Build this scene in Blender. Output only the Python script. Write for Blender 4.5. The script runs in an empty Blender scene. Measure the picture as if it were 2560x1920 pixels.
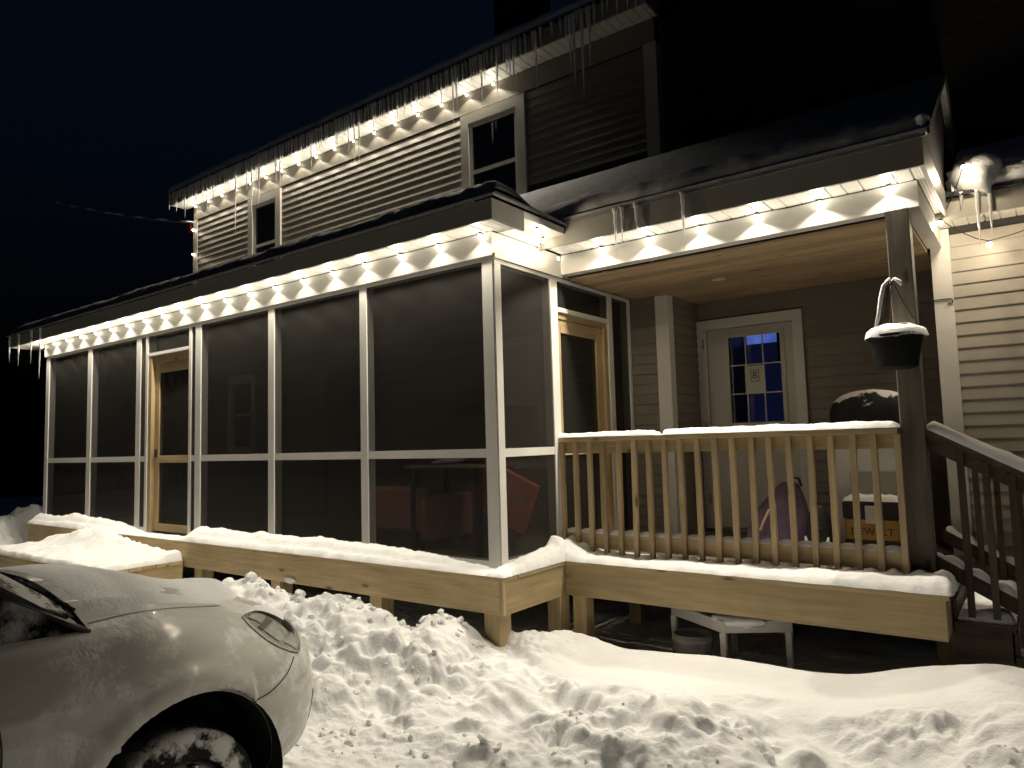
import bpy, bmesh, math, random
import numpy as np
from mathutils import Matrix, Vector

random.seed(11)
SC = bpy.context.scene
COL = SC.collection

# ------------------------------------------------------------------ camera
cam_data = bpy.data.cameras.new("camera")
cam = bpy.data.objects.new("camera", cam_data)
COL.objects.link(cam)
cam_data.sensor_width = 36.0
cam_data.lens = 24.877
cam_data.clip_start = 0.05
cam_data.clip_end = 2000.0
YAW, PITCH, ROLL = -0.63900505, 0.08210966, 0.02802550
fw = Vector((math.sin(YAW) * math.cos(PITCH), math.cos(YAW) * math.cos(PITCH), math.sin(PITCH)))
rt = Vector((math.cos(YAW), -math.sin(YAW), 0.0))
dn = -(rt.cross(fw))
r2 = math.cos(ROLL) * rt + math.sin(ROLL) * dn
d2 = -math.sin(ROLL) * rt + math.cos(ROLL) * dn
m3 = Matrix((r2, -d2, -fw)).transposed()
cam.matrix_world = Matrix.Translation((3.315, -4.263, 0.997)) @ m3.to_4x4()
SC.camera = cam

# ------------------------------------------------------------------ night sky, exposure
world = bpy.data.worlds.new("World")
SC.world = world
world.use_nodes = True
wn = world.node_tree.nodes
wl = world.node_tree.links
wn.clear()
w_out = wn.new("ShaderNodeOutputWorld")
w_bg = wn.new("ShaderNodeBackground")
w_tc = wn.new("ShaderNodeTexCoord")
w_sep = wn.new("ShaderNodeSeparateXYZ")
w_rmp = wn.new("ShaderNodeValToRGB")
w_rmp.color_ramp.elements[0].position = 0.10
w_rmp.color_ramp.elements[0].color = (0.0005, 0.0005, 0.0006, 1)
w_rmp.color_ramp.elements[1].position = 0.42
w_rmp.color_ramp.elements[1].color = (0.0008, 0.0021, 0.0050, 1)
wl.new(w_tc.outputs["Generated"], w_sep.inputs[0])
wl.new(w_sep.outputs["Z"], w_rmp.inputs[0])
wl.new(w_rmp.outputs[0], w_bg.inputs[0])
w_bg.inputs[1].default_value = 1.0
wl.new(w_bg.outputs[0], w_out.inputs[0])

SC.view_settings.view_transform = 'Standard'
SC.view_settings.look = 'None'
SC.view_settings.exposure = 0.25
SC.view_settings.gamma = 1.0
SC.view_settings.use_curve_mapping = False
SC.render.engine = 'CYCLES'
SC.cycles.max_bounces = 8
SC.cycles.diffuse_bounces = 5
SC.cycles.glossy_bounces = 3
SC.cycles.transmission_bounces = 4
SC.cycles.transparent_max_bounces = 16
SC.cycles.caustics_reflective = False
SC.cycles.caustics_refractive = False
SC.cycles.sample_clamp_indirect = 4.0
SC.cycles.use_denoising = True

BULB_COL = (1.0, 0.905, 0.725)
SPOT_W = 38.0        # downward cone of every capped eave bulb
FILL_W = 11.0         # added lamp beside each bulb, aimed at soffit and icicles
SMOOTH = 0.15

# ------------------------------------------------------------------ materials
MATS = {}


def mat(name):
    m = bpy.data.materials.new(name)
    m.use_nodes = True
    n = m.node_tree.nodes
    for x in list(n):
        n.remove(x)
    out = n.new("ShaderNodeOutputMaterial")
    MATS[name] = m
    return m, n, m.node_tree.links, out


def coords(n, l, scale, kind="Object", rand=False):
    tc = n.new("ShaderNodeTexCoord")
    mp = n.new("ShaderNodeMapping")
    mp.inputs["Scale"].default_value = scale
    src = tc.outputs[kind]
    if rand:
        oi = n.new("ShaderNodeObjectInfo")
        mul = n.new("ShaderNodeMath"); mul.operation = 'MULTIPLY'; mul.inputs[1].default_value = 37.0
        l.new(oi.outputs["Random"], mul.inputs[0])
        ad = n.new("ShaderNodeVectorMath"); ad.operation = 'ADD'
        l.new(src, ad.inputs[0]); l.new(mul.outputs[0], ad.inputs[1])
        src = ad.outputs[0]
    l.new(src, mp.inputs[0])
    return mp.outputs[0]


def noise(n, l, vec, scale, detail=4, rough=0.55):
    t = n.new("ShaderNodeTexNoise")
    t.inputs["Scale"].default_value = scale
    t.inputs["Detail"].default_value = detail
    t.inputs["Roughness"].default_value = rough
    if vec is not None:
        l.new(vec, t.inputs["Vector"])
    return t.outputs["Fac"]


def ramp(n, l, fac, stops):
    r = n.new("ShaderNodeValToRGB")
    e = r.color_ramp.elements
    while len(e) < len(stops):
        e.new(0.5)
    for i, (p, c) in enumerate(stops):
        e[i].position = p
        e[i].color = (*c, 1) if len(c) == 3 else c
    l.new(fac, r.inputs[0])
    return r.outputs[0]


def bump(n, l, h, strength, dist=0.01):
    b = n.new("ShaderNodeBump")
    b.inputs["Strength"].default_value = strength
    b.inputs["Distance"].default_value = dist
    l.new(h, b.inputs["Height"])
    return b.outputs[0]


def pbr(n, l, out, color=None, rough=0.6, spec=0.5, normal=None, metal=0.0):
    p = n.new("ShaderNodeBsdfPrincipled")
    if color is not None:
        if isinstance(color, tuple):
            p.inputs["Base Color"].default_value = (*color, 1)
        else:
            l.new(color, p.inputs["Base Color"])
    p.inputs["Roughness"].default_value = rough
    p.inputs["Specular IOR Level"].default_value = spec
    p.inputs["Metallic"].default_value = metal
    if normal is not None:
        l.new(normal, p.inputs["Normal"])
    l.new(p.outputs[0], out.inputs[0])
    return p


def simple(name, col, rough=0.6, spec=0.4, var=0.12, scale=6.0, bstr=0.0, metal=0.0):
    m, n, l, o = mat(name)
    v = coords(n, l, (1, 1, 1), rand=True)
    f = noise(n, l, v, scale, 5)
    a = tuple(max(0.0, c * (1 - var)) for c in col)
    b = tuple(min(1.0, c * (1 + var)) for c in col)
    c = ramp(n, l, f, [(0.3, a), (0.7, b)])
    nb = bump(n, l, noise(n, l, v, scale * 8, 3), bstr, 0.004) if bstr else None
    pbr(n, l, o, c, rough, spec, nb, metal)
    return m


def wood(name, axis, dark, light, knot=True, rough=0.65, bstr=0.25):
    m, n, l, o = mat(name)
    sc = [14.0, 14.0, 14.0]
    sc["xyz".index(axis)] = 0.9
    v = coords(n, l, tuple(sc), rand=True)
    g = noise(n, l, v, 2.2, 6, 0.62)
    base = ramp(n, l, g, [(0.28, dark), (0.5, tuple((a + b) / 2 for a, b in zip(dark, light))), (0.72, light)])
    big = noise(n, l, coords(n, l, (1, 1, 1), rand=True), 1.7, 3)
    mx = n.new("ShaderNodeMixRGB"); mx.blend_type = 'MULTIPLY'
    mx.inputs[0].default_value = 0.55
    l.new(base, mx.inputs[1])
    l.new(ramp(n, l, big, [(0.3, (0.62, 0.6, 0.55)), (0.65, (1, 1, 1))]), mx.inputs[2])
    col = mx.outputs[0]
    if knot:
        ks = [7.0, 7.0, 7.0]
        ks["xyz".index(axis)] = 2.3
        kv = coords(n, l, tuple(ks), rand=True)
        vo = n.new("ShaderNodeTexVoronoi")
        vo.inputs["Scale"].default_value = 1.0
        vo.inputs["Randomness"].default_value = 1.0
        l.new(kv, vo.inputs["Vector"])
        kf = ramp(n, l, vo.outputs["Distance"], [(0.06, (0.24, 0.16, 0.10)), (0.15, (1, 1, 1))])
        m2 = n.new("ShaderNodeMixRGB"); m2.blend_type = 'MULTIPLY'; m2.inputs[0].default_value = 0.85
        l.new(col, m2.inputs[1]); l.new(kf, m2.inputs[2])
        col = m2.outputs[0]
    oi = n.new("ShaderNodeObjectInfo")
    m3_ = n.new("ShaderNodeMixRGB"); m3_.blend_type = "MULTIPLY"; m3_.inputs[0].default_value = 1.0
    l.new(col, m3_.inputs[1]); l.new(ramp(n, l, oi.outputs["Random"], [(0.0, (0.74, 0.73, 0.70)), (1.0, (1.08, 1.06, 1.04))]), m3_.inputs[2])
    pbr(n, l, o, m3_.outputs[0], rough, 0.25, bump(n, l, g, bstr, 0.004))
    return m


WHITE = simple("white_vinyl_trim", (0.66, 0.645, 0.61), 0.45, 0.4, 0.06, 3.0)
SOFFIT = simple("white_soffit_vinyl", (0.58, 0.56, 0.52), 0.5, 0.35, 0.07, 5.0)
SIDING = simple("taupe_vinyl_siding", (0.20, 0.181, 0.150), 0.5, 0.35, 0.07, 4.0, 0.12)
WSIDING = simple("beige_vinyl_siding", (0.375, 0.345, 0.30), 0.5, 0.35, 0.07, 4.0, 0.12)
DOORWHITE = simple("painted_door_steel", (0.50, 0.485, 0.44), 0.4, 0.4, 0.05, 2.5)
FASCIA = simple("taupe_metal_fascia", (0.205, 0.195, 0.172), 0.5, 0.35, 0.06, 3.0)
FLOORW = simple("shaded_deck_boards", (0.13, 0.105, 0.08), 0.8, 0.2, 0.25, 7)  # deck boards darkened to hold the shade under the porch roofs
TRIM2 = simple("dimmed_white_trim", (0.47, 0.445, 0.395), 0.5, 0.35, 0.07, 3.0)  # white trim with the dimmer upper-storey light put into its colour
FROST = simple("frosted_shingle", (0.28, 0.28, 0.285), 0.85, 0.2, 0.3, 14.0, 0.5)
ICERIDGE = simple("pale_shaded_eave_snow", (0.50, 0.49, 0.48), 0.7, 0.25, 0.3, 9.0, 0.6)  # eave snow dimmed in colour, less than the screened porch copy
DIMICE = simple("shaded_eave_snow", (0.26, 0.255, 0.25), 0.7, 0.25, 0.3, 9.0, 0.6)  # eave snow greyed in colour so the upper lamps leave it dim
DARKWALL = simple("shade_black_boards", (0.05, 0.047, 0.044), 0.8, 0.2, 0.1)  # near-black colour puts the darkness of unlit walls into the boards
PINE = {a: wood("pressure_treated_pine_" + a, a, (0.45, 0.345, 0.19), (0.67, 0.54, 0.33)) for a in "xyz"}
BALW = wood("weathered_pine_baluster", "z", (0.46, 0.35, 0.21), (0.68, 0.54, 0.34))
POSTW = wood("brown_timber_post", "z", (0.125, 0.107, 0.09), (0.24, 0.21, 0.178))
CEDAR = wood("cedar_ceiling", "x", (0.36, 0.26, 0.155), (0.57, 0.43, 0.275))
DOORW = {a: wood("raw_spruce_" + a, a, (0.38, 0.28, 0.155), (0.56, 0.43, 0.25)) for a in "xyz"}
STAIRW = wood("dark_stair_timber", "x", (0.055, 0.042, 0.032), (0.12, 0.09, 0.065))
STAIRB = wood("dark_stair_baluster", "z", (0.055, 0.042, 0.032), (0.12, 0.09, 0.065))
SHINGLE = simple("dark_asphalt_shingle", (0.045, 0.043, 0.045), 0.9, 0.2, 0.35, 30.0, 0.5)
BLACKP = simple("black_plastic", (0.018, 0.018, 0.02), 0.5, 0.4, 0.2)
RUBBER = simple("black_rubber", (0.02, 0.02, 0.02), 0.8, 0.2, 0.25, 20, 0.3)
WIRE = simple("dark_cable", (0.03, 0.035, 0.03), 0.6, 0.3, 0.2)
CHROME = simple("bright_metal", (0.62, 0.62, 0.6), 0.22, 0.5, 0.05, 3, 0, 1.0)
GREYM = simple("galvanised_metal", (0.3, 0.3, 0.29), 0.45, 0.5, 0.15, 12, 0, 0.7)
PURPLE = simple("purple_cloth", (0.10, 0.065, 0.105), 0.9, 0.2, 0.25, 9, 0.4)
TAN = simple("tan_webbing", (0.55, 0.40, 0.20), 0.8, 0.2, 0.15)
REDP = simple("red_panel_paint", (0.70, 0.13, 0.10), 0.6, 0.3, 0.2, 5)
CARD = simple("brown_cardboard", (0.30, 0.22, 0.16), 0.85, 0.2, 0.15, 8)
YELLOW = simple("yellow_tool_case_plastic", (0.42, 0.245, 0.06), 0.5, 0.4, 0.12)
WPLAST = simple("white_moulded_plastic", (0.60, 0.59, 0.56), 0.45, 0.4, 0.08, 4)
PAPER = simple("printed_paper", (0.55, 0.54, 0.47), 0.8, 0.2, 0.05)
INK = simple("dark_ink", (0.05, 0.048, 0.045), 0.8, 0.2, 0.1)
TARP = simple("black_grill_tarp", (0.016, 0.017, 0.018), 0.45, 0.4, 0.3, 8, 0.5)
POTM = simple("dark_green_planter", (0.010, 0.011, 0.011), 0.75, 0.15, 0.15)
CHIM = simple("dark_brick", (0.03, 0.026, 0.024), 0.9, 0.1, 0.3, 20, 0.4)  # near-black brick, mottled at random
BRUSH = simple("red_reflector_plastic", (0.07, 0.006, 0.005), 0.5, 0.4, 0.1)


def make_snow(name, fine=1.0, dirt=0.0, bs=0.45, bd=0.012):
    m, n, l, o = mat(name)
    v = coords(n, l, (1, 1, 1))
    f = noise(n, l, v, 3.0, 5)
    col = ramp(n, l, f, [(0.3, (0.80, 0.80, 0.81)), (0.7, (0.87, 0.87, 0.87))])
    if dirt:
        d = noise(n, l, v, 26.0, 6, 0.7)
        dk = ramp(n, l, d, [(0.66, (1, 1, 1)), (0.76, (0.55, 0.5, 0.44))])
        mx = n.new("ShaderNodeMixRGB"); mx.blend_type = 'MULTIPLY'; mx.inputs[0].default_value = dirt
        l.new(col, mx.inputs[1]); l.new(dk, mx.inputs[2])
        col = mx.outputs[0]
    h1 = noise(n, l, v, 55.0 * fine, 5, 0.65)
    h2 = noise(n, l, v, 240.0 * fine, 2, 0.6)
    ad = n.new("ShaderNodeMath"); ad.operation = 'MULTIPLY_ADD'; ad.inputs[1].default_value = 0.35
    l.new(h2, ad.inputs[0]); l.new(h1, ad.inputs[2])
    pbr(n, l, o, col, 0.75, 0.15, bump(n, l, ad.outputs[0], bs, bd))
    return m


SNOW = make_snow("fresh_snow")
SNOWG = make_snow("trodden_snow", 0.8, 0.45, 0.5, 0.017)
ROOFSNOW = make_snow("roof_snow", 0.5)

# ice
m, n, l, o = mat("clear_ice")
d_ = n.new("ShaderNodeBsdfTranslucent"); d_.inputs[0].default_value = (0.95, 0.95, 0.95, 1)
e_ = n.new("ShaderNodeBsdfDiffuse"); e_.inputs[0].default_value = (0.95, 0.95, 0.95, 1)
g_ = n.new("ShaderNodeBsdfGlossy"); g_.inputs["Roughness"].default_value = 0.12
a_ = n.new("ShaderNodeMixShader"); a_.inputs[0].default_value = 0.62
b_ = n.new("ShaderNodeMixShader"); b_.inputs[0].default_value = 0.18
t_ = n.new("ShaderNodeBsdfTransparent")
c_ = n.new("ShaderNodeMixShader"); c_.inputs[0].default_value = 0.95
l.new(d_.outputs[0], a_.inputs[1]); l.new(e_.outputs[0], a_.inputs[2])
l.new(a_.outputs[0], b_.inputs[1]); l.new(g_.outputs[0], b_.inputs[2])
l.new(t_.outputs[0], c_.inputs[1]); l.new(b_.outputs[0], c_.inputs[2])
l.new(c_.outputs[0], o.inputs[0])
ICE = m

# insect screen: half open mesh, half dark fibreglass
m, n, l, o = mat("charcoal_insect_screen")
t_ = n.new("ShaderNodeBsdfTransparent")
v = coords(n, l, (1, 1, 1))
p_ = n.new("ShaderNodeBsdfPrincipled")
p_.inputs["Base Color"].default_value = (0.026, 0.023, 0.019, 1)
p_.inputs["Roughness"].default_value = 0.6
p_.inputs["Specular IOR Level"].default_value = 0.25
s_ = n.new("ShaderNodeMixShader")
sag = noise(n, l, v, 1.6, 2)
l.new(bump(n, l, sag, 0.25, 0.05), p_.inputs["Normal"])
s_.inputs[0].default_value = 0.46
l.new(t_.outputs[0], s_.inputs[1]); l.new(p_.outputs[0], s_.inputs[2])
l.new(s_.outputs[0], o.inputs[0])
SCREEN = m

# dark window glass (unlit room behind) and clear door glass
m, n, l, o = mat("dark_window_glass")
pbr(n, l, o, (0.008, 0.010, 0.016), 0.06, 0.6)
GLASS = m
m, n, l, o = mat("clear_glass")
t_ = n.new("ShaderNodeBsdfTransparent"); t_.inputs[0].default_value = (0.86, 0.88, 0.88, 1)
g_ = n.new("ShaderNodeBsdfGlossy"); g_.inputs["Roughness"].default_value = 0.04
f_ = n.new("ShaderNodeLayerWeight"); f_.inputs["Blend"].default_value = 0.12
s_ = n.new("ShaderNodeMixShader")
l.new(f_.outputs["Facing"], s_.inputs[0]); l.new(t_.outputs[0], s_.inputs[1]); l.new(g_.outputs[0], s_.inputs[2])
l.new(s_.outputs[0], o.inputs[0])
CLEAR = m


def emit(name, col, strength):
    m, n, l, o = mat(name)
    e = n.new("ShaderNodeEmission")
    e.inputs[0].default_value = (*col, 1)
    e.inputs[1].default_value = strength
    l.new(e.outputs[0], o.inputs[0])
    return m


BULB = emit("lit_bulb", (1.0, 0.9, 0.68), 14.0)
HOTBULB = emit("bare_lit_bulb", (1.0, 0.86, 0.6), 40.0)

# car paint with a frozen dusting of snow
m, n, l, o = mat("white_car_paint")
v = coords(n, l, (1, 1, 1))
w1 = noise(n, l, coords(n, l, (1.0, 1.0, 1.9)), 2.6, 5, 0.6)
w2 = noise(n, l, v, 13.0, 5, 0.6)
mm = n.new("ShaderNodeMath"); mm.operation = 'MULTIPLY_ADD'; mm.inputs[1].default_value = 0.22
l.new(w2, mm.inputs[0]); l.new(w1, mm.inputs[2])
sz_ = n.new("ShaderNodeSeparateXYZ"); l.new(v, sz_.inputs[0])
zo = n.new("ShaderNodeMath"); zo.operation = "ADD"; zo.inputs[1].default_value = 0.5; l.new(sz_.outputs["Z"], zo.inputs[0])
zb_ = ramp(n, l, zo.outputs[0], [(0.36, (0, 0, 0)), (0.50, (.12, .12, .12)), (0.58, (0, 0, 0))])
zm_ = n.new("ShaderNodeMath"); zm_.operation = "ADD"; l.new(mm.outputs[0], zm_.inputs[0]); l.new(zb_, zm_.inputs[1])
mm = zm_
mask = ramp(n, l, mm.outputs[0], [(0.60, (0, 0, 0)), (0.72, (1, 1, 1))])
pp = n.new("ShaderNodeBsdfPrincipled")
pp.inputs["Base Color"].default_value = (0.50, 0.485, 0.44, 1)
pp.inputs["Roughness"].default_value = 0.55
pp.inputs["Coat Weight"].default_value = 0.6
pp.inputs["Coat Roughness"].default_value = 0.008
sn = n.new("ShaderNodeBsdfPrincipled")
sn.inputs["Base Color"].default_value = (0.78, 0.78, 0.77, 1)
sn.inputs["Roughness"].default_value = 0.85
l.new(bump(n, l, w2, 0.7, 0.03), sn.inputs["Normal"])
ms = n.new("ShaderNodeMixShader")
md = n.new("ShaderNodeMath"); md.operation = 'MULTIPLY'; md.inputs[1].default_value = 0.75
l.new(mask, md.inputs[0]); l.new(md.outputs[0], ms.inputs[0])
l.new(pp.outputs[0], ms.inputs[1]); l.new(sn.outputs[0], ms.inputs[2])
l.new(ms.outputs[0], o.inputs[0])
PAINT = m

# tyre and wheel-well with caked snow
m, n, l, o = mat("snow_caked_rubber")
v = coords(n, l, (1, 1, 1))
f0 = noise(n, l, v, 7.0, 6, 0.65)
sz = n.new("ShaderNodeSeparateXYZ"); l.new(v, sz.inputs[0])
fm = n.new("ShaderNodeMath"); fm.operation = "MULTIPLY_ADD"; fm.inputs[1].default_value = 0.55; l.new(sz.outputs["Z"], fm.inputs[0]); l.new(f0, fm.inputs[2])
f = fm.outputs[0]
c = ramp(n, l, f, [(0.62, (0.018, 0.018, 0.018)), (0.70, (0.72, 0.71, 0.69))])
pbr(n, l, o, c, 0.85, 0.2, bump(n, l, f, 0.6, 0.03))
TYRE = m
# snow scattered over glass
m, n, l, o = mat("snow_streaked_windscreen")
v = coords(n, l, (1, 1, 1))
f = noise(n, l, v, 6.0, 6, 0.65)
c = ramp(n, l, f, [(0.46, (0.012, 0.013, 0.015)), (0.60, (0.45, 0.45, 0.44))])
rr = ramp(n, l, f, [(0.50, (0.05, 0.05, 0.05)), (0.62, (0.8, 0.8, 0.8))])
p = pbr(n, l, o, c, 0.1, 0.6)
l.new(rr, p.inputs["Roughness"])
WIND = m
m, n, l, o = mat("headlight_lens")
p = pbr(n, l, o, (0.55, 0.54, 0.50), 0.08, 0.8)
v = coords(n, l, (1, 1, 1))
l.new(ramp(n, l, noise(n, l, v, 9, 3), [(0.42, (0.05, 0.045, 0.04)), (0.55, (0.62, 0.60, 0.54))]), p.inputs["Base Color"])
l.new(bump(n, l, noise(n, l, v, 30, 2), 0.6, 0.02), p.inputs["Normal"])
p.inputs["Coat Weight"].default_value = 1.0
LENS = m


# ------------------------------------------------------------------ mesh helpers
class MB:
    """Collects simple shapes; build() links them as one mesh object."""

    def __init__(self):
        self.v = []
        self.f = []

    def add(self, vs, fs):
        o = len(self.v)
        self.v += [tuple(map(float, q)) for q in vs]
        self.f += [tuple(i + o for i in q) for q in fs]
        return self

    def box(self, x0, x1, y0, y1, z0, z1):
        vs = [(x0, y0, z0), (x1, y0, z0), (x1, y1, z0), (x0, y1, z0), (x0, y0, z1), (x1, y0, z1), (x1, y1, z1), (x0, y1, z1)]
        fs = [(0, 3, 2, 1), (4, 5, 6, 7), (0, 1, 5, 4), (1, 2, 6, 5), (2, 3, 7, 6), (3, 0, 4, 7)]
        return self.add(vs, fs)

    def hexa(self, bottom, top):
        """bottom / top: four points each, counter-clockwise from above."""
        fs = [(0, 3, 2, 1), (4, 5, 6, 7), (0, 1, 5, 4), (1, 2, 6, 5), (2, 3, 7, 6), (3, 0, 4, 7)]
        return self.add(list(bottom) + list(top), fs)

    def tube(self, pts, r, seg=6, caps=True):
        pts = [Vector(p) for p in pts]
        rr = r if isinstance(r, (list, tuple)) else [r] * len(pts)
        vs, fs = [], []
        prev = None
        for i, p in enumerate(pts):
            t = (pts[min(i + 1, len(pts) - 1)] - pts[max(i - 1, 0)])
            t = t.normalized() if t.length > 1e-9 else Vector((0, 0, 1))
            a = prev if prev is not None else (Vector((0, 0, 1)) if abs(t.z) < 0.9 else Vector((1, 0, 0)))
            a = (a - t * a.dot(t))
            a = a.normalized() if a.length > 1e-9 else t.orthogonal().normalized()
            prev = a
            b = t.cross(a)
            for k in range(seg):
                an = 2 * math.pi * k / seg
                vs.append(p + (a * math.cos(an) + b * math.sin(an)) * rr[i])
        for i in range(len(pts) - 1):
            for k in range(seg):
                k2 = (k + 1) % seg
                fs.append((i * seg + k, i * seg + k2, (i + 1) * seg + k2, (i + 1) * seg + k))
        if caps:
            fs.append(tuple(reversed(range(seg))))
            fs.append(tuple((len(pts) - 1) * seg + k for k in range(seg)))
        return self.add(vs, fs)

    def lathe(self, prof, c=(0, 0, 0), seg=24, axis='z'):
        vs, fs = [], []
        for (r, h) in prof:
            for k in range(seg):
                an = 2 * math.pi * k / seg
                q = (r * math.cos(an), r * math.sin(an), h)
                if axis == 'x':
                    q = (h, r * math.cos(an), r * math.sin(an))
                vs.append((q[0] + c[0], q[1] + c[1], q[2] + c[2]))
        for i in range(len(prof) - 1):
            for k in range(seg):
                k2 = (k + 1) % seg
                fs.append((i * seg + k, i * seg + k2, (i + 1) * seg + k2, (i + 1) * seg + k))
        return self.add(vs, fs)

    def mesh(self, name, material, smooth=False):
        me = bpy.data.meshes.new(name)
        me.from_pydata(self.v, [], self.f)
        me.materials.append(material)
        if smooth:
            me.polygons.foreach_set("use_smooth", [True] * len(me.polygons))
        me.update()
        return me

    def build(self, name, material, parent=None, smooth=False, bevel=0.0):
        o = bpy.data.objects.new(name, self.mesh(name, material, smooth))
        COL.objects.link(o)
        if parent is not None:
            o.parent = parent
        if bevel:
            b = o.modifiers.new("bevel", 'BEVEL')
            b.width = bevel; b.segments = 2; b.limit_method = 'ANGLE'
        return o


def tag(o, label=None, cat=None, group=None, kind=None):
    if label:
        o["label"] = label
    if cat:
        o["category"] = cat
    if group:
        o["group"] = group
    if kind:
        o["kind"] = kind
    return o


def thing(name, label, cat, loc=(0, 0, 0), group=None, rz=0.0):
    o = bpy.data.objects.new(name, None)
    o.location = loc
    o.rotation_euler = (0, 0, rz)
    o.empty_display_size = 0.2
    COL.objects.link(o)
    return tag(o, label, cat, group)


def box(name, m, parent, x0, x1, y0, y1, z0, z1, bevel=0.0):
    return MB().box(x0, x1, y0, y1, z0, z1).build(name, m, parent, bevel=bevel)


def inst(name, me, parent, loc=(0, 0, 0), rot=(0, 0, 0)):
    o = bpy.data.objects.new(name, me)
    o.location = loc
    o.rotation_euler = rot
    COL.objects.link(o)
    if parent is not None:
        o.parent = parent
    return o


def grid_mesh(P, closed_u=False):
    """P: array (nu, nv, 3) -> verts, faces."""
    nu, nv = P.shape[:2]
    vs = P.reshape(-1, 3)
    fs = []
    for i in range(nu - 1):
        for j in range(nv - 1):
            fs.append((i * nv + j, (i + 1) * nv + j, (i + 1) * nv + j + 1, i * nv + j + 1))
    return vs, fs


def np_object(name, vs, quads, material, parent=None, smooth=True):
    vs = np.asarray(vs, dtype=np.float32); quads = np.asarray(quads, dtype=np.int32)
    me = bpy.data.meshes.new(name)
    me.vertices.add(len(vs)); me.vertices.foreach_set("co", vs.ravel())
    me.loops.add(quads.size); me.loops.foreach_set("vertex_index", quads.ravel())
    me.polygons.add(len(quads))
    me.polygons.foreach_set("loop_start", np.arange(0, quads.size, 4, dtype=np.int32))
    me.polygons.foreach_set("loop_total", np.full(len(quads), 4, dtype=np.int32))
    me.polygons.foreach_set("use_smooth", np.full(len(quads), smooth))
    me.materials.append(material)
    me.update(); me.validate()
    o = bpy.data.objects.new(name, me)
    COL.objects.link(o)
    if parent is not None:
        o.parent = parent
    return o


# gradient noise for terrain and snow
def _perm(seed):
    r = np.random.RandomState(seed)
    return r.permutation(512), r.rand(512) * 2 * np.pi


_PC = {}


def perlin(x, y, seed=0):
    if seed not in _PC:
        _PC[seed] = _perm(seed)
    p, ang = _PC[seed]
    x = np.asarray(x, dtype=float); y = np.asarray(y, dtype=float)
    xi = np.floor(x).astype(int); yi = np.floor(y).astype(int)
    xf = x - xi; yf = y - yi

    def gr(ix, iy):
        h = p[(p[ix & 511] + iy) & 511]
        return np.cos(ang[h]), np.sin(ang[h])

    u = xf ** 3 * (xf * (xf * 6 - 15) + 10); v = yf ** 3 * (yf * (yf * 6 - 15) + 10)
    g = gr(xi, yi); n00 = g[0] * xf + g[1] * yf
    g = gr(xi + 1, yi); n10 = g[0] * (xf - 1) + g[1] * yf
    g = gr(xi, yi + 1); n01 = g[0] * xf + g[1] * (yf - 1)
    g = gr(xi + 1, yi + 1); n11 = g[0] * (xf - 1) + g[1] * (yf - 1)
    return (n00 * (1 - u) + n10 * u) * (1 - v) + (n01 * (1 - u) + n11 * u) * v


def fbm(x, y, octv=4, seed=0, gain=0.5):
    s = 0; a = 1.0; f = 1.0
    for k in range(octv):
        s = s + a * perlin(np.asarray(x) * f, np.asarray(y) * f, seed + k)
        a *= gain; f *= 2.03
    return s


def sstep(e0, e1, x):
    t = np.clip((x - e0) / (e1 - e0), 0, 1)
    return t * t * (3 - 2 * t)


def snow_sheet(name, x0, x1, y0, y1, hfun, zbase, label, step=0.02, parent=None, edge=0.03, material=None, cat="snow"):
    """A rounded layer of snow on a level rectangle; hfun(X, Y) gives its depth."""
    nx = max(4, int((x1 - x0) / step) + 1); ny = max(4, int((y1 - y0) / min(step, (y1 - y0) / 5)) + 1)
    X, Y = np.meshgrid(np.linspace(x0, x1, nx), np.linspace(y0, y1, ny), indexing='ij')
    d = np.minimum.reduce([X - x0, x1 - X, Y - y0, y1 - Y])
    t = np.clip(d / edge, 0, 1)
    prof = np.sqrt(np.clip(1 - (1 - t) ** 2, 0, 1))
    H = np.maximum(hfun(X, Y), 0.001)
    Xe = X + 0.012 * fbm(X * 14, Y * 14, 2, 91) * (1 - t); Ye = Y + (0.016 * fbm(X * 5, Y * 9, 3, 95)) * (1 - t)
    zb = zbase(X, Y) if callable(zbase) else zbase
    P = np.dstack([Xe, Ye, zb + H * prof + 0.001])
    vs, fs = grid_mesh(P)
    o = np_object(name, vs, fs, material or SNOW, parent)
    if parent is None:
        tag(o, label, cat, kind="stuff")
    return o


# ------------------------------------------------------------------ snow-covered ground (one sheet to the horizon)
def axis_pts(a, b, step, far, g=1.22):
    core = list(np.arange(a, b + step / 2, step))
    left, right = [], []
    s = step; x = a
    while x > -far:
        s = min(s * g, 60); x -= s; left.append(x)
    s = step; x = b
    while x < far:
        s = min(s * g, 60); x += s; right.append(x)
    return np.array(left[::-1] + core + right)


gx = axis_pts(-2.5, 3.6, 0.0108, 700)
gx = np.concatenate([gx[gx < -13.0], np.arange(-12.9, -2.55, .055), gx[gx >= -2.5]])
gy = axis_pts(-2.7, 1.0, 0.0108, 700, 1.12)
GXX, GYY = np.meshgrid(gx, gy, indexing='ij')
rng = np.random.RandomState(5)


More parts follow.
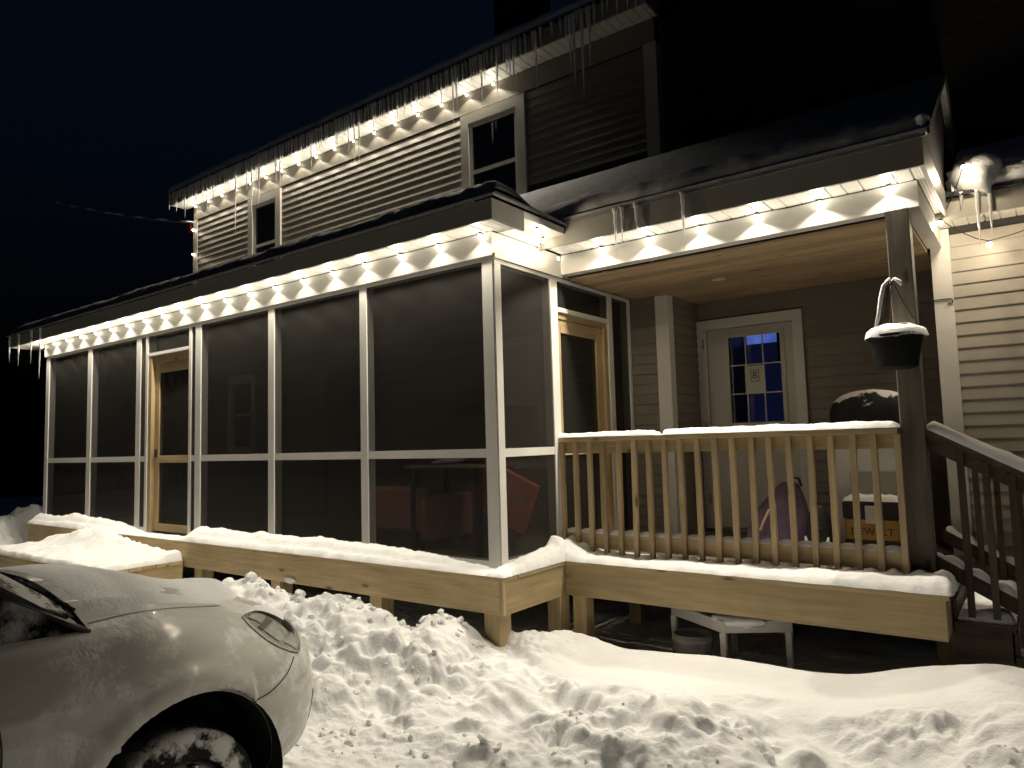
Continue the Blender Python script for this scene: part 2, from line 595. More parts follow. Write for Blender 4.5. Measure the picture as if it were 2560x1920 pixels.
def ground_height(X, Y):
    # crest line of the ploughed bank: (x, y of crest, z of crest)
    cx = np.array([-30, -9, -4.4, -3.2, -2.14, -1.7, -1.29, -.57, -.15, .05, .15, .30, .45, .66, .9, 1.2, 1.62, 2.0, 2.34, 2.6, 2.75, 2.86, 3.05, 3.16, 3.4, 4.2, 30])
    cy = np.array([-.6, -.6, -.62, -.55, -.5, -.5, -.5, -.45, -.30, -.10, .15, .42, .45, .45, .45, .45, .45, .45, .45, .45, .45, .45, .45, .45, .45, .5, .5])
    cz = np.array([-.55, -.5, -.42, -.28, -.23, -.2, -.19, -.255, -.36, -.45, -.47, -.415, -.44, -.545, -.52, -.497, -.473, -.487, -.455, -.36, -.325, -.30, -.25, -.285, -.33, -.42, -.5])
    xs_ = np.arange(-30, 30.01, .03); kw = np.exp(-(np.arange(-12, 13) * .03 / .10) ** 2 / 2); kw /= kw.sum()
    smt = lambda a_: np.convolve(np.pad(np.interp(xs_, cx, a_), 12, mode='edge'), kw, 'valid')
    c = np.interp(X, xs_, smt(cz)); yc = np.interp(X, xs_, smt(cy))
    # edge of the flat lane
    lx = np.array([-30, -6, -2, -.3, .35, 1.0, 1.9, 2.6, 3.2, 4, 30]); ly = np.array([-2.4, -2.2, -1.7, -1.55, -1.5, -1.75, -1.7, -1.6, -1.5, -1.5, -1.5])
    yl = np.interp(X, lx, ly)
    t = np.clip((Y - yl) / np.maximum(yc - yl, .1), 0, 1.0)
    right = sstep(-.2, .8, X)
    prof_l = sstep(0, 1, t) ** 0.85
    prof_r = 0.62 * sstep(0, .42, t) + 0.38 * sstep(.30, 1.0, t)
    prof = prof_l * (1 - right) + prof_r * right
    base = -.69 + (c + .69) * prof
    # behind the crest it falls away under the deck
    back = sstep(0.02, .45, Y - yc)
    base = base * (1 - back) + (-.74) * back
    near = sstep(12, 5, np.hypot(X - .5, Y + 1))
    under = 1 - sstep(0.1, .4, Y - yc)
    lump = sstep(.04, .34, t) * (.55 + .45 * sstep(.25, .6, t)) * under
    smooth_r = right * sstep(.56, .76, t + .12 * fbm(X * 2.3, Y * 2.3, 2, 44))      # wind-smoothed drift beside the deck
    lump_a = lump * (1 - .96 * smooth_r)
    z = base
    z = z + near * under * .05 * fbm(X * 1.1 + 3, Y * 1.1, 2, 40) * sstep(0, .3, t) * (1 - .5 * smooth_r)
    wx = X + .10 * fbm(X * 2.2, Y * 2.2, 2, 46); wy = Y + .10 * fbm(X * 2.2 + 9, Y * 2.2, 2, 48)
    n0 = fbm(wx * 1.0 + 5, wy * 1.4, 2, 12)
    n1 = fbm(wx * 2.0 + 7, wy * 2.9, 3, 10)
    n2 = fbm(wx * 4.4, wy * 5.6 + 4, 3, 20)
    n3 = fbm(wx * 10, wy * 12, 3, 60)
    crumb = sstep(-.05, .30, fbm(X * 2.1 + 4, Y * 2.6, 2, 33))          # where the crust is broken small
    z = z + near * lump_a * (.13 * n0 + .056 * np.tanh(n1 * 4.5) + .021 * np.tanh(n2 * 6.0) * (.35 + .65 * crumb) + .012 * np.tanh(n3 * 5.0) * (.15 + .85 * crumb))
    z = z + near * (.013 * lump_a * (.2 + .8 * crumb) + .0016) * fbm(X * 21, Y * 25, 3, 70, .6) * under
    z = z + near * (1 - lump) * (.014 * fbm(X * 1.6, Y * 6.0, 3, 50) + .007 * np.tanh(4 * fbm(X * 7, Y * 12, 3, 52)))
    # banks further along the lane and behind the house
    far_l = .74 * np.exp(-(((X + 10.6) / 1.1) ** 2 + ((Y - .5) / 1.0) ** 2)) + .30 * np.exp(-(((X + 9.6) / .7) ** 2 + ((Y + .5) / .6) ** 2)) + .25 * np.exp(-(((X + 14) / 3) ** 2 + ((Y - 2) / 3) ** 2))
    z = z + far_l * (1 + .30 * fbm(X * 2.2, Y * 2.2, 4, 80) + .10 * np.tanh(4 * fbm(X * 4.6, Y * 4.6, 3, 82))) + .5 * (1 - near) * .12 * fbm(X * .25, Y * .25, 3, 85)
    return z


GZ = ground_height(GXX, GYY)
# clods thrown up by the plough, boot pits and broken crust
def stamp(x, y, R, hgt, e, an, rim, seed):
    i0, i1 = np.searchsorted(gx, [x - 2.2 * R, x + 2.2 * R]); j0, j1 = np.searchsorted(gy, [y - 2.2 * R, y + 2.2 * R])
    dx = GXX[i0:i1, j0:j1] - x; dy = GYY[i0:i1, j0:j1] - y
    if dx.size == 0:
        return
    wob = 1 + .30 * perlin(dx / R * 1.1 + seed * 3.7, dy / R * 1.1, 3)
    a = (dx * math.cos(an) + dy * math.sin(an)) * e; b = (-dx * math.sin(an) + dy * math.cos(an)) / e
    q = np.sqrt(a * a + b * b) / R * wob
    k = np.clip(1 - q ** 2, 0, 1)
    k = k ** .6 if hgt > 0 else sstep(0, .75, k)
    GZ[i0:i1, j0:j1] += hgt * k + rim * np.exp(-((q - 1.25) / .30) ** 2)


def in_band(x, y):
    lo = np.interp(x, [-2.4, -.3, .35, 1, 3.5], [-1.75, -1.55, -1.5, -2.3, -2.3])
    hi = np.interp(x, [-2.4, -.3, .1, .6, 1.2, 2.2, 3.5], [-.5, -.55, -.62, -.72, -.62, -.5, -.45])
    return lo < y < hi


def scatter(n, f):
    k = 0
    while k < n:
        x = rng.uniform(-2.3, 3.5); y = rng.uniform(-2.3, .2)
        if in_band(x, y):
            k += 1
            f(x, y, k)


scatter(46, lambda x, y, k: stamp(x, y, rng.uniform(.06, .135), -rng.uniform(.02, .06), rng.uniform(.7, 1.4), rng.uniform(0, 3.1), rng.uniform(.003, .012), k))
scatter(34, lambda x, y, k: stamp(x, y, rng.uniform(.045, .085), rng.uniform(.018, .042), rng.uniform(.7, 1.4), rng.uniform(0, 3.1), 0, k))
scatter(260, lambda x, y, k: stamp(x, y, rng.uniform(.022, .042), rng.uniform(.008, .022), rng.uniform(.75, 1.3), rng.uniform(0, 3.1), 0, k))
for k in range(60):
    stamp(rng.uniform(-.2, 1.4), rng.uniform(-2.2, -1.4), rng.uniform(.022, .035), rng.uniform(.006, .014), 1.0, 0, 0, k)
vs, fs = grid_mesh(np.dstack([GXX, GYY, GZ]))
ground = np_object("snow_ground", vs, fs, SNOWG)
tag(ground, kind="structure")


def gz(x, y):
    i = int(np.clip(np.searchsorted(gx, x), 1, len(gx) - 1)); j = int(np.clip(np.searchsorted(gy, y), 1, len(gy) - 1))
    return float(GZ[i, j])


# broken angular snow chunks strewn over the bank and the packed lane
ICO = bmesh.new(); bmesh.ops.create_icosphere(ICO, subdivisions=1, radius=1.0)
IV = np.array([v.co[:] for v in ICO.verts]); IF_ = [tuple(v.index for v in f.verts) for f in ICO.faces]
ICO.free()
chunks = MB()


def chunk(x, y, r):
    d = 1 + .38 * (rng.rand(len(IV)) - .5)
    A = rng.normal(0, 1, (3, 3)); Q, _r = np.linalg.qr(A)
    P = (IV * d[:, None] * np.array([1.25, 1.0, .72])) @ Q.T * r
    P += np.array([x, y, gz(x, y) + r * rng.uniform(-.15, .35)])
    chunks.add(P, IF_)


scatter(230, lambda x, y, k: chunk(x, y, min(.045, .006 + abs(rng.normal(0, .012)))))
for k in range(90):
    chunk(rng.uniform(-.3, 2.4), rng.uniform(-2.3, -1.3), .005 + abs(rng.normal(0, .006)))
for k in range(90):
    xx = rng.uniform(-2.4, 0.0); chunk(xx, np.interp(xx, [-2.4, -.6, 0], [-.5, -.46, -.3]) + rng.normal(0, .05), .012 + abs(rng.normal(0, .013)))
o = chunks.build("snow_chunks", SNOWG)
tag(o, "broken snow chunks strewn over the bank in front of the deck", "snow", kind="stuff")

# ------------------------------------------------------------------ siding, soffit, windows
_board = {}
PITCH = 0.1016


def board_mesh(L, m, pitch=PITCH):
    key = (round(L, 3), m.name, round(pitch, 4))
    if key not in _board:
        b = MB()
        dp = 0.011 if m is WSIDING else 0.016
        p = [(0.0, 0.0), (-dp, 0.0), (-dp - .0006, 0.006), (-0.003, pitch), (0.0, pitch)]
        vs = [(0, a, z) for a, z in p] + [(L, a, z) for a, z in p]
        k = len(p)
        fs = [(i, (i + 1) % k, (i + 1) % k + k, i + k) for i in range(k)] + [tuple(range(k - 1, -1, -1)), tuple(range(k, 2 * k))]
        b.add(vs, fs)
        _board[key] = b.mesh("siding_board", m)
    return _board[key]


def siding(parent, x0, x1, z0, z1, y, m, holes=(), name="siding_board", rz=0.0, single=False):
    """Lapped courses on a wall facing -y (or turned by rz about the wall's start)."""
    n = int(round((z1 - z0) / PITCH))
    joined = MB()
    for k in range(n):
        za = z0 + k * PITCH; zc = za + PITCH / 2
        segs = [(x0, x1)]
        for (ha, hb, hz0, hz1) in holes:
            if hz0 < zc < hz1:
                new = []
                for a, b in segs:
                    if hb <= a or ha >= b:
                        new.append((a, b)); continue
                    if ha > a:
                        new.append((a, ha))
                    if hb < b:
                        new.append((hb, b))
                segs = new
        for a, b in segs:
            if b - a < .01:
                continue
            if single:
                me = board_mesh(b - a, m)
                vs = [(v.co.x + a, v.co.y + y, v.co.z + za) for v in me.vertices]
                joined.add(vs, [tuple(f.vertices) for f in me.polygons])
            elif rz:
                inst(name, board_mesh(b - a, m), parent, (y, a, za), (0, 0, rz))
            else:
                inst(name, board_mesh(b - a, m), parent, (a, y, za))
    if single:
        return joined.build("siding", m, parent)


_sof = {}


def soffit(parent, x0, x1, y0, y1, z, w=0.305, m=None):
    """Ribbed soffit panels (each with two pressed grooves), underside at z."""
    m = m or SOFFIT
    key = (round(y1 - y0, 3), m.name, w)
    if key not in _sof:
        b = MB()
        rib = (w - .006) / 3
        for i in range(3):
            a = i * rib + .003
            b.box(a, a + rib - .009, 0, y1 - y0, 0, .012)
            b.box(a + rib - .009, a + rib, 0.002, y1 - y0 - .002, .007, .011)
        _sof[key] = b.mesh("soffit_panel", m)
    x = x0
    while x < x1 - .02:
        o = inst("soffit_panel", _sof[key], parent, (x, y0, z))
        if x + w > x1:
            o.scale.x = (x1 - x) / w
        x += w


def window(parent, x0, x1, z0, z1, y, casing=.11, m=WHITE, glass=GLASS, rail=True, side=None, shade=None):
    fr = MB()
    fr.box(x0, x0 + casing, y - .035, y + .02, z0, z1)
    fr.box(x1 - casing, x1, y - .035, y + .02, z0, z1)
    fr.box(x0 + casing, x1 - casing, y - .035, y + .02, z1 - casing, z1)
    fr.box(x0 + casing, x1 - casing, y - .035, y + .02, z0, z0 + casing * .6)
    fo = fr.build("window", m, parent)
    a, b, c, d = x0 + casing, x1 - casing, z0 + casing * .6, z1 - casing
    s = MB()
    for u0, u1, w0, w1 in ((a, a + .04, c, d), (b - .04, b, c, d), (a + .04, b - .04, d - .045, d), (a + .04, b - .04, c, c + .045)):
        s.box(u0, u1, y - .012, y + .03, w0, w1)
    if rail:
        zm = (c + d) / 2
        s.box(a + .04, b - .04, y - .010, y + .03, zm - .02, zm + .02)
    s.build("sash", m, fo)
    MB().box(a + .04, b - .04, y + .012, y + .018, c + .045, d - .045).build("pane", glass, fo)
    if shade:
        MB().box(a + .05, b - .05, y + .004, y + .010, (c + d) / 2 + .02, d - .05).build("roller_shade", m, fo)
    return fo


# ------------------------------------------------------------------ two-storey house
house = thing("main_house", "taupe two-storey clapboard house with icicle-hung upper eave and dark windows above the porch roof", "house", (-4, 2.3, 0))
HX0, HX1, HY = -8.49, .405, 2.3


def hp(name, m, *a, **k):
    return box(name, m, None, *a, **k)


class At:
    """Children get world positions while their thing's Empty stands at its base."""


def adopt(parent, o):
    o.parent = parent
    o.matrix_parent_inverse = Matrix.Translation(parent.location).inverted()
    return o


# upper front wall
sid = thing("tmp", None, None)
def group_into(parent, build):
    before = set(COL.objects)
    build()
    for o in [o for o in COL.objects if o not in before and o.parent is None and o.type != 'LIGHT']:
        adopt(parent, o)


def b_house():
    W1 = (-2.22, -1.24, 3.7, 5.06); W2 = (-6.80, -5.93, 3.7, 5.06)
    siding(None, HX0 + .12, HX1 - .13, 3.95, 5.07, HY, SIDING, [W1, W2])
    window(None, W1[0], W1[1], 3.62, W1[3], HY - .01, .125, m=TRIM2)
    window(None, W2[0], W2[1], 3.5, W2[3], HY - .01, .125, m=TRIM2)
    box("frieze_board", SIDING, None, HX0, HX1, HY - .02, HY, 5.085, 5.33)
    box("corner_board", TRIM2, None, HX1 - .13, HX1 + .012, HY - .022, HY + .10, 3.6, 5.083)
    box("corner_board", TRIM2, None, HX0 - .012, HX0 + .12, HY - .022, HY + .10, 3.6, 5.083)
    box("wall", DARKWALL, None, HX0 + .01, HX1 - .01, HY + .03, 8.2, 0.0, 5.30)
    # eave
    soffit(None, HX0 - .25, HX1 + .05, 1.975, HY - .022, 5.335)
    box("fascia", FASCIA, None, HX0 - .25, HX1 + .05, 1.95, 1.972, 5.31, 5.50)
    box("fascia", FASCIA, None, HX1 + .05, HX1 + .072, 1.95, HY - .03, 5.31, 5.50)
    # roof: thick slab pitched up from the eave, gable to the right
    z0 = 5.505; pit = .70
    ye, yr = 1.92, 5.25
    zr = z0 + (yr - ye) * pit
    r = MB()
    r.hexa([(HX0 - .28, ye, z0 - .0), (HX1 + .09, ye, z0), (HX1 + .09, yr, zr), (HX0 - .28, yr, zr)],
           [(HX0 - .28, ye, z0 + .03), (HX1 + .09, ye, z0 + .03), (HX1 + .09, yr, zr + .03), (HX0 - .28, yr, zr + .03)])
    r.hexa([(HX0 - .28, yr, zr), (HX1 + .09, yr, zr), (HX1 + .09, 8.6, z0), (HX0 - .28, 8.6, z0)],
           [(HX0 - .28, yr, zr + .03), (HX1 + .09, yr, zr + .03), (HX1 + .09, 8.6, z0 + .03), (HX0 - .28, 8.6, z0 + .03)])
    r.build("roof", SHINGLE)
    g = MB()
    for xg in (HX0 + .02, HX1 - .02):
        g = MB()
        g.add([(xg, HY, 5.30), (xg, 8.2, 5.30), (xg, yr, 5.30 + (yr - HY) * pit), (xg - .02, HY, 5.30), (xg - .02, 8.2, 5.30), (xg - .02, yr, 5.30 + (yr - HY) * pit)],
              [(0, 1, 2), (5, 4, 3), (0, 3, 4, 1), (1, 4, 5, 2), (2, 5, 3, 0)])
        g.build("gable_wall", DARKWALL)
    siding(None, HY + .12, 8.1, 3.9, 5.3, HX1, SIDING, rz=math.pi / 2)
    # chimney
    c = MB().box(-3.2, -2.55, 4.3, 4.95, 6.6, 8.5).box(-3.25, -2.5, 4.25, 5.0, 8.5, 8.62)
    c.build("chimney", CHIM)
    # lower front wall behind the insect screens
    siding(None, HX0 + .1, -.04, 0.02, 2.42, HY, SIDING, [(-7.35, -6.6, .95, 2.2), (-1.85, -1.10, .70, 2.2), (-4.9, -4.0, 0, 2.1)], single=True)
    siding(None, -.04, HX1 - .127, 0.02, 2.42, HY, SIDING)
    window(None, -7.35, -6.6, .95, 2.2, HY - .01, .09)
    window(None, -1.85, -1.10, .70, 2.2, HY - .01, .07, shade=True)
    box("entry_door", DARKWALL, None, -4.88, -4.02, HY - .02, HY + .02, .02, 2.08)
    box("corner_board", WHITE, None, HX1 - .127, HX1 + .012, HY - .022, HY - .001, .0, 2.425)
    box("corner_board", WHITE, None, HX1 + .0, HX1 + .012, HY, HY + .10, .0, 2.425)
    siding(None, HY + .10, 3.05, .02, 2.42, HX1, SIDING, rz=math.pi / 2)


group_into(house, b_house)
bpy.data.objects.remove(sid)

# ------------------------------------------------------------------ rear wing above the open porch (darkness put into its colour)
ell = thing("rear_wing", "unlit dark two-storey rear wing rising behind the open porch roof", "house wing", (2.5, 3.05, 0))


def b_ell():
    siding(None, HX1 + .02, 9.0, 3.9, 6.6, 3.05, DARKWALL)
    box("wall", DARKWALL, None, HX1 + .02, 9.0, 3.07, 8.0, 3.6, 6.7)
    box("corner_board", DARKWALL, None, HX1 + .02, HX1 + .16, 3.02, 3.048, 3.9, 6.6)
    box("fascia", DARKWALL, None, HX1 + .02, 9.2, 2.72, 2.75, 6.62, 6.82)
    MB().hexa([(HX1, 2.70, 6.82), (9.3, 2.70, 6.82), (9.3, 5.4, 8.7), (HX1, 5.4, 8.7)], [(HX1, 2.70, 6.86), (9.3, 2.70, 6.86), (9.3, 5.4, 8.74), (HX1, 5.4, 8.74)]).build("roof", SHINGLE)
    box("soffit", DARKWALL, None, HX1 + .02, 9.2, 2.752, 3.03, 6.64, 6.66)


group_into(ell, b_ell)

# ------------------------------------------------------------------ screened porch
porch = thing("screened_porch", "long screened porch with white frames, wooden screen door and a row of lit eave bulbs", "porch", (-4, 0, 0))
SX0 = -8.46
POSTS = [(-8.46, -8.35), (-7.07, -6.95), (-5.70, -5.59), (-4.32, -4.205), (-2.936, -2.835), (-1.55, -1.46)]
EX0, EX1 = -8.90, .27                     # eave ends
EY, EZ0, EZ1 = -.35, 2.60, 2.755


def b_porch():
    for a, b in POSTS:
        box("screen_post", WHITE, None, a, b, 0, .09, .03, 2.418, .003)
    # corner post: two faced boards with a shadow gap
    box("corner_post", WHITE, None, -.118, -.012, -.001, .09, .03, 2.418, .002)
    box("corner_post", WHITE, None, -.010, .002, .008, .088, .03, 2.418, .002)
    # rails
    edges = [(POSTS[0][1], POSTS[1][0]), (POSTS[1][1], POSTS[2][0]), (POSTS[2][1], -5.462), (-4.406, POSTS[3][0]), (POSTS[3][1], POSTS[4][0]), (POSTS[4][1], POSTS[5][0]), (POSTS[5][1], -.118)]
    for a, b in edges:
        box("mid_rail", WHITE, None, a, b, .006, .07, .885, .952)
        box("sill_rail", WHITE, None, a, b, .006, .09, .02, .10)
        for z0, z1 in ((.10, .885), (.952, 2.418)):
            box("screen_panel", SCREEN, None, a, b, .012, .014, z0, z1)
    box("top_rail", WHITE, None, SX0, .002, .004, .09, 2.42, 2.448)
    box("beam", WHITE, None, SX0 - .02, .004, -.02, .06, 2.45, 2.634)
    # screen-door bay
    box("door_jamb", WHITE, None, -5.462, -5.41, 0, .11, .03, 2.418)
    box("door_jamb", WHITE, None, -4.457, -4.406, 0, .11, .03, 2.418)
    box("transom_rail", WHITE, None, -5.408, -4.459, .004, .09, 2.172, 2.207)
    box("screen_panel", SCREEN, None, -5.408, -4.459, .012, .014, 2.207, 2.418)
    box("door_frame_post", DOORW["z"], None, -5.408, -5.335, .01, .16, .03, 2.170)
    box("door_frame_head", DOORW["x"], None, -5.333, -4.459, .03, .16, 2.075, 2.170)
    # side wall facing right
    SP = [(.79, .90), (1.80, 1.89), (2.222, 2.275)]
    for a, b in SP:
        box("screen_post", WHITE, None, -.09, 0, a, b, .03, 2.398, .003)
    for a, b in ((.088, .79), (1.89, 2.222)):
        box("mid_rail", WHITE, None, -.07, -.006, a, b, .885, .95)
        box("sill_rail", WHITE, None, -.09, -.006, a, b, .02, .10)
        for z0, z1 in ((.10, .885), (.95, 2.398)):
            box("screen_panel", SCREEN, None, -.016, -.014, a, b, z0, z1)
    box("top_rail", WHITE, None, -.09, -.003, .092, 2.275, 2.40, 2.43)
    box("side_beam", WHITE, None, -.085, .004, .062, 2.28, 2.452, 2.634)
    box("cover_strip", WHITE, None, .005, .018, .0, .965, 2.432, 2.470)
    box("transom_rail", WHITE, None, -.09, -.004, .90, 1.80, 2.130, 2.168)
    box("screen_panel", SCREEN, None, -.016, -.014, .90, 1.80, 2.168, 2.398)
    box("door_frame_head", DOORW["y"], None, -.14, -.03, .902, 1.798, 2.075, 2.128)
    box("door_frame_post", DOORW["z"], None, -.16, -.012, 1.735, 1.798, .03, 2.073)
    # eave: soffit, fascia, return at the corner
    soffit(None, EX0 + .03, EX1 - .025, EY + .024, -.022, 2.636)
    soffit(None, EX0 + .03, SX0 - .03, -.022, .8, 2.636)
    soffit(None, .02, EX1 - .025, -.02, .06, 2.6365)
    box("fascia", FASCIA, None, EX0, EX1, EY, EY + .022, EZ0, EZ1)
    box("fascia", FASCIA, None, EX1 - .022, EX1 - .0005, EY + .0225, .05, EZ0, EZ1 - .001)
    box("fascia", FASCIA, None, EX0 + .0005, EX0 + .022, EY + .0225, 2.25, EZ0, EZ1 - .001)
    # little boxed return where the two eaves meet
    box("eave_return", WHITE, None, .012, EX1 - .002, .052, .62, 2.70, 2.755)
    box("eave_return", WHITE, None, .005, .03, .06, .60, 2.636, 2.70)
    # roof slab
    p = .46; z0 = EZ1 + .003
    ye, yr = EY - .02, 2.27
    zr = z0 + (yr - ye) * p
    xr = EX1 + .03; xh = xr - (yr - ye) * p / .62
    R_ = MB()
    R_.hexa([(EX0 - .03, ye, z0), (xr, ye, z0), (xh, yr, zr), (EX0 - .03, yr, zr)],
            [(EX0 - .03, ye, z0 + .025), (xr, ye, z0 + .025), (xh, yr, zr + .025), (EX0 - .03, yr, zr + .025)])
    R_.add([(xr, ye, z0), (xr, yr, z0), (xh, yr, zr), (xr, ye, z0 + .025), (xr, yr, z0 + .025), (xh, yr, zr + .025)],
           [(2, 1, 0), (3, 4, 5), (0, 1, 4, 3), (1, 2, 5, 4), (2, 0, 3, 5)])
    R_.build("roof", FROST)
    # deck: rim boards, floor, posts
    box("rim_board", PINE["x"], None, -8.55, .088, -.15, -.112, -.248, -.006)
    box("rim_board", PINE["y"], None, .09, .128, -.112, .678, -.248, -.006)
    box("corner_trim", PINE["z"], None, .0885, .128, -.15, -.113, -.248, -.006)
    box("deck_edge", PINE["x"], None, -8.57, .135, -.163, .02, -.004, .022)
    box("deck_edge", PINE["y"], None, -.02, .142, .021, .66, -.004, .0215)
    box("porch_floor", FLOORW, None, -8.5, -.03, .021, 2.28, -.004, .020)
    for xa in (-.085, -1.33, -2.72, -4.1, -5.5, -6.9, -8.4):
        box("deck_post", PINE["z"], None, xa, xa + .14, -.11, .03, -1.0, -.010)
    box("deck_post", PINE["z"], None, .0, .12, .60, .74, -1.0, -.012)


group_into(porch, b_porch)


def screen_door(name, label, along, a0, a1, cst, sgn, z1=2.07):
    """Raw-wood screen door; along 'x' or 'y' from a0 to a1."""
    o = thing(name, label, "screen door", (a0 if along == 'x' else cst, cst if along == 'x' else a0, .03))
    W = DOORW

    def bx(n, m, u0, u1, z0, z1, t0=0.0, t1=.034):
        if along == 'x':
            return box(n, m, None, u0, u1, cst + t0, cst + t1, z0, z1, .003)
        return box(n, m, None, cst - t1, cst - t0, u0, u1, z0, z1, .003)

    def b():
        bx("stile", W["z"], a0, a0 + .10, .06, z1)
        bx("stile", W["z"], a1 - .10, a1, .06, z1)
        bx("top_rail", W[along], a0 + .102, a1 - .102, z1 - .115, z1)
        bx("lock_rail", W[along], a0 + .102, a1 - .102, .87, .955)
        bx("bottom_rail", W[along], a0 + .102, a1 - .102, .06, .15)
        bx("screen", SCREEN, a0 + .09, a1 - .09, .14, .88, .016, .018)
        bx("screen", SCREEN, a0 + .09, a1 - .09, .945, z1 - .10, .016, .018)
        bx("handle", BLACKP, a0 + .055, a0 + .075, .93, 1.03, -.03, -.001)
    group_into(o, b)
    return o


screen_door("screen_door", "raw wooden screen door in the long front wall beside the snowy landing", 'x', -5.333, -4.462, .055, 1)
screen_door("screen_door", "raw wooden screen door in the porch side wall behind the railing", 'y', .905, 1.733, -.045, 1)

# ------------------------------------------------------------------ open porch
op = thing("open_porch", "open covered porch with cedar ceiling, white beam and one brown timber post", "porch", (1.4, 1.9, 0))
RX1 = 2.78


def b_open():
    box("beam", WHITE, None, .006, RX1, .965, 1.07, 2.462, 2.634)
    box("beam", WHITE, None, RX1 - .10, RX1, 1.072, 2.28, 2.462, 2.634)
    soffit(None, .03, 2.83, .645, .963, 2.638)
    soffit(None, RX1 + .002, 2.85, .965, 1.9, 2.638, .07)
    box("fascia", FASCIA, None, -.02, 2.86, .62, .643, 2.612, 2.80)
    box("fascia", FASCIA, None, 2.838, 2.8595, .6435, 1.93, 2.612, 2.80)
    box("drip_edge", GREYM, None, -.02, 2.88, .600, .6185, 2.785, 2.806)
    ys = np.arange(1.08, 3.04, .135)
    for i, y in enumerate(ys):
        box("ceiling_board", CEDAR, None, .02, RX1 - .102, y, min(y + .131, 3.045), 2.432 + .0015 * (i % 2), 2.45)
    MB().lathe([(.0, .004), (.05, .004), (.062, -.004), (.062, -.001), (.0, -.001)], (1.05, 2.0, 2.431), 20).build("ceiling_light", WPLAST)
    box("timber_post", POSTW, None, 2.582, 2.720, .934, 1.072, .022, 2.460, .006)
    box("back_post", WHITE, None, .02, .09, 2.0, 2.001, 0.03, .04)
    # back wall with entry door
    siding(None, HX1 + .012, 3.4, .02, 2.43, 3.05, SIDING, [(.405, 1.50, 0, 2.235)])
    box("wall_sheathing", DARKWALL, None, HX1, .52, 3.055, 3.12, 0, 2.6)
    box("wall_sheathing", DARKWALL, None, 1.42, 3.4, 3.055, 3.12, 0, 2.6)
    box("wall_sheathing", DARKWALL, None, .52, 1.42, 3.055, 3.12, 2.12, 2.6)
    # deck
    box("rim_board", PINE["x"], None, .13, 2.79, .68, .718, -.248, -.006)
    box("rim_board", PINE["y"], None, 2.752, 2.79, .72, 2.2, -.248, -.006)
    ys = np.arange(.655, 3.0, .142)
    for i, y in enumerate(ys):
        box("deck_board", FLOORW if i > 1 else PINE["x"], None, .0 if i else .144, 2.81, y, y + .137, -.004, .022 + .001 * (i % 2))
    for xa, ya in ((.17, .72), (2.60, 1.75), (1.35, 2.2), (.05, 1.9)):
        box("deck_post", PINE["z"], None, xa, xa + .12, ya, ya + .12, -1.0, -.007)
    # roof
    p = .62; z0 = 2.806
    ye, yr = .595, 3.03
    zr = z0 + (yr - ye) * p
    ym = 2.27; zm = z0 + (ym - ye) * p
    R_ = MB()
    R_.hexa([(-.05, ye, z0), (2.89, ye, z0), (2.89, ym, zm), (-.05, ym, zm)],
            [(-.05, ye, z0 + .025), (2.89, ye, z0 + .025), (2.89, ym, zm + .025), (-.05, ym, zm + .025)])
    R_.hexa([(HX1 + .02, ym, zm), (2.89, ym, zm), (2.89, yr, zm - .45), (HX1 + .02, yr, zm - .45)],
            [(HX1 + .02, ym, zm + .025), (2.89, ym, zm + .025), (2.89, yr, zm - .425), (HX1 + .02, yr, zm - .425)])
    R_.hexa([(-2.3, .9, z0 + (.9 - ye) * p), (-.0501, .9, z0 + (.9 - ye) * p), (-.0501, ym, zm), (-2.3, ym, zm)],
            [(-2.3, .9, z0 + (.9 - ye) * p + .02), (-.0501, .9, z0 + (.9 - ye) * p + .02), (-.0501, ym, zm + .02), (-2.3, ym, zm + .02)])
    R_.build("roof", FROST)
    MB().hexa([(2.8905, ye - .01, z0 - .02), (2.905, ye - .01, z0 - .02), (2.905, ym, zm - .02), (2.8905, ym, zm - .02)], [(2.8905, ye - .01, z0 + .03), (2.905, ye - .01, z0 + .03), (2.905, ym, zm + .03), (2.8905, ym, zm + .03)]).build("dark_rake_cover", SHINGLE)  # dark strip added to hide the bulb-lit roof edge
    MB().hexa([(2.8905, ym + .001, zm - .02), (2.905, ym + .001, zm - .02), (2.905, yr, zm - .47), (2.8905, yr, zm - .47)], [(2.8905, ym + .001, zm + .03), (2.905, ym + .001, zm + .03), (2.905, yr, zm - .42), (2.8905, yr, zm - .42)]).build("dark_rake_cover", SHINGLE)
    MB().add([(2.85, .645, 2.80), (2.85, 3.03, 2.80), (2.85, ym, zm - .02), (2.83, .645, 2.80), (2.83, 3.03, 2.80), (2.83, ym, zm - .02)],
             [(0, 1, 2), (5, 4, 3), (0, 3, 4, 1), (1, 4, 5, 2), (2, 5, 3, 0)]).build("gable_end", SHINGLE)


group_into(op, b_open)
for o in list(op.children):
    if o.name.startswith("back_post"):
        bpy.data.objects.remove(o)

# entry door
ed = thing("entry_door", "white entry door with nine panes, a printed sheet and blue light behind the glass", "door", (.95, 3.05, 0))


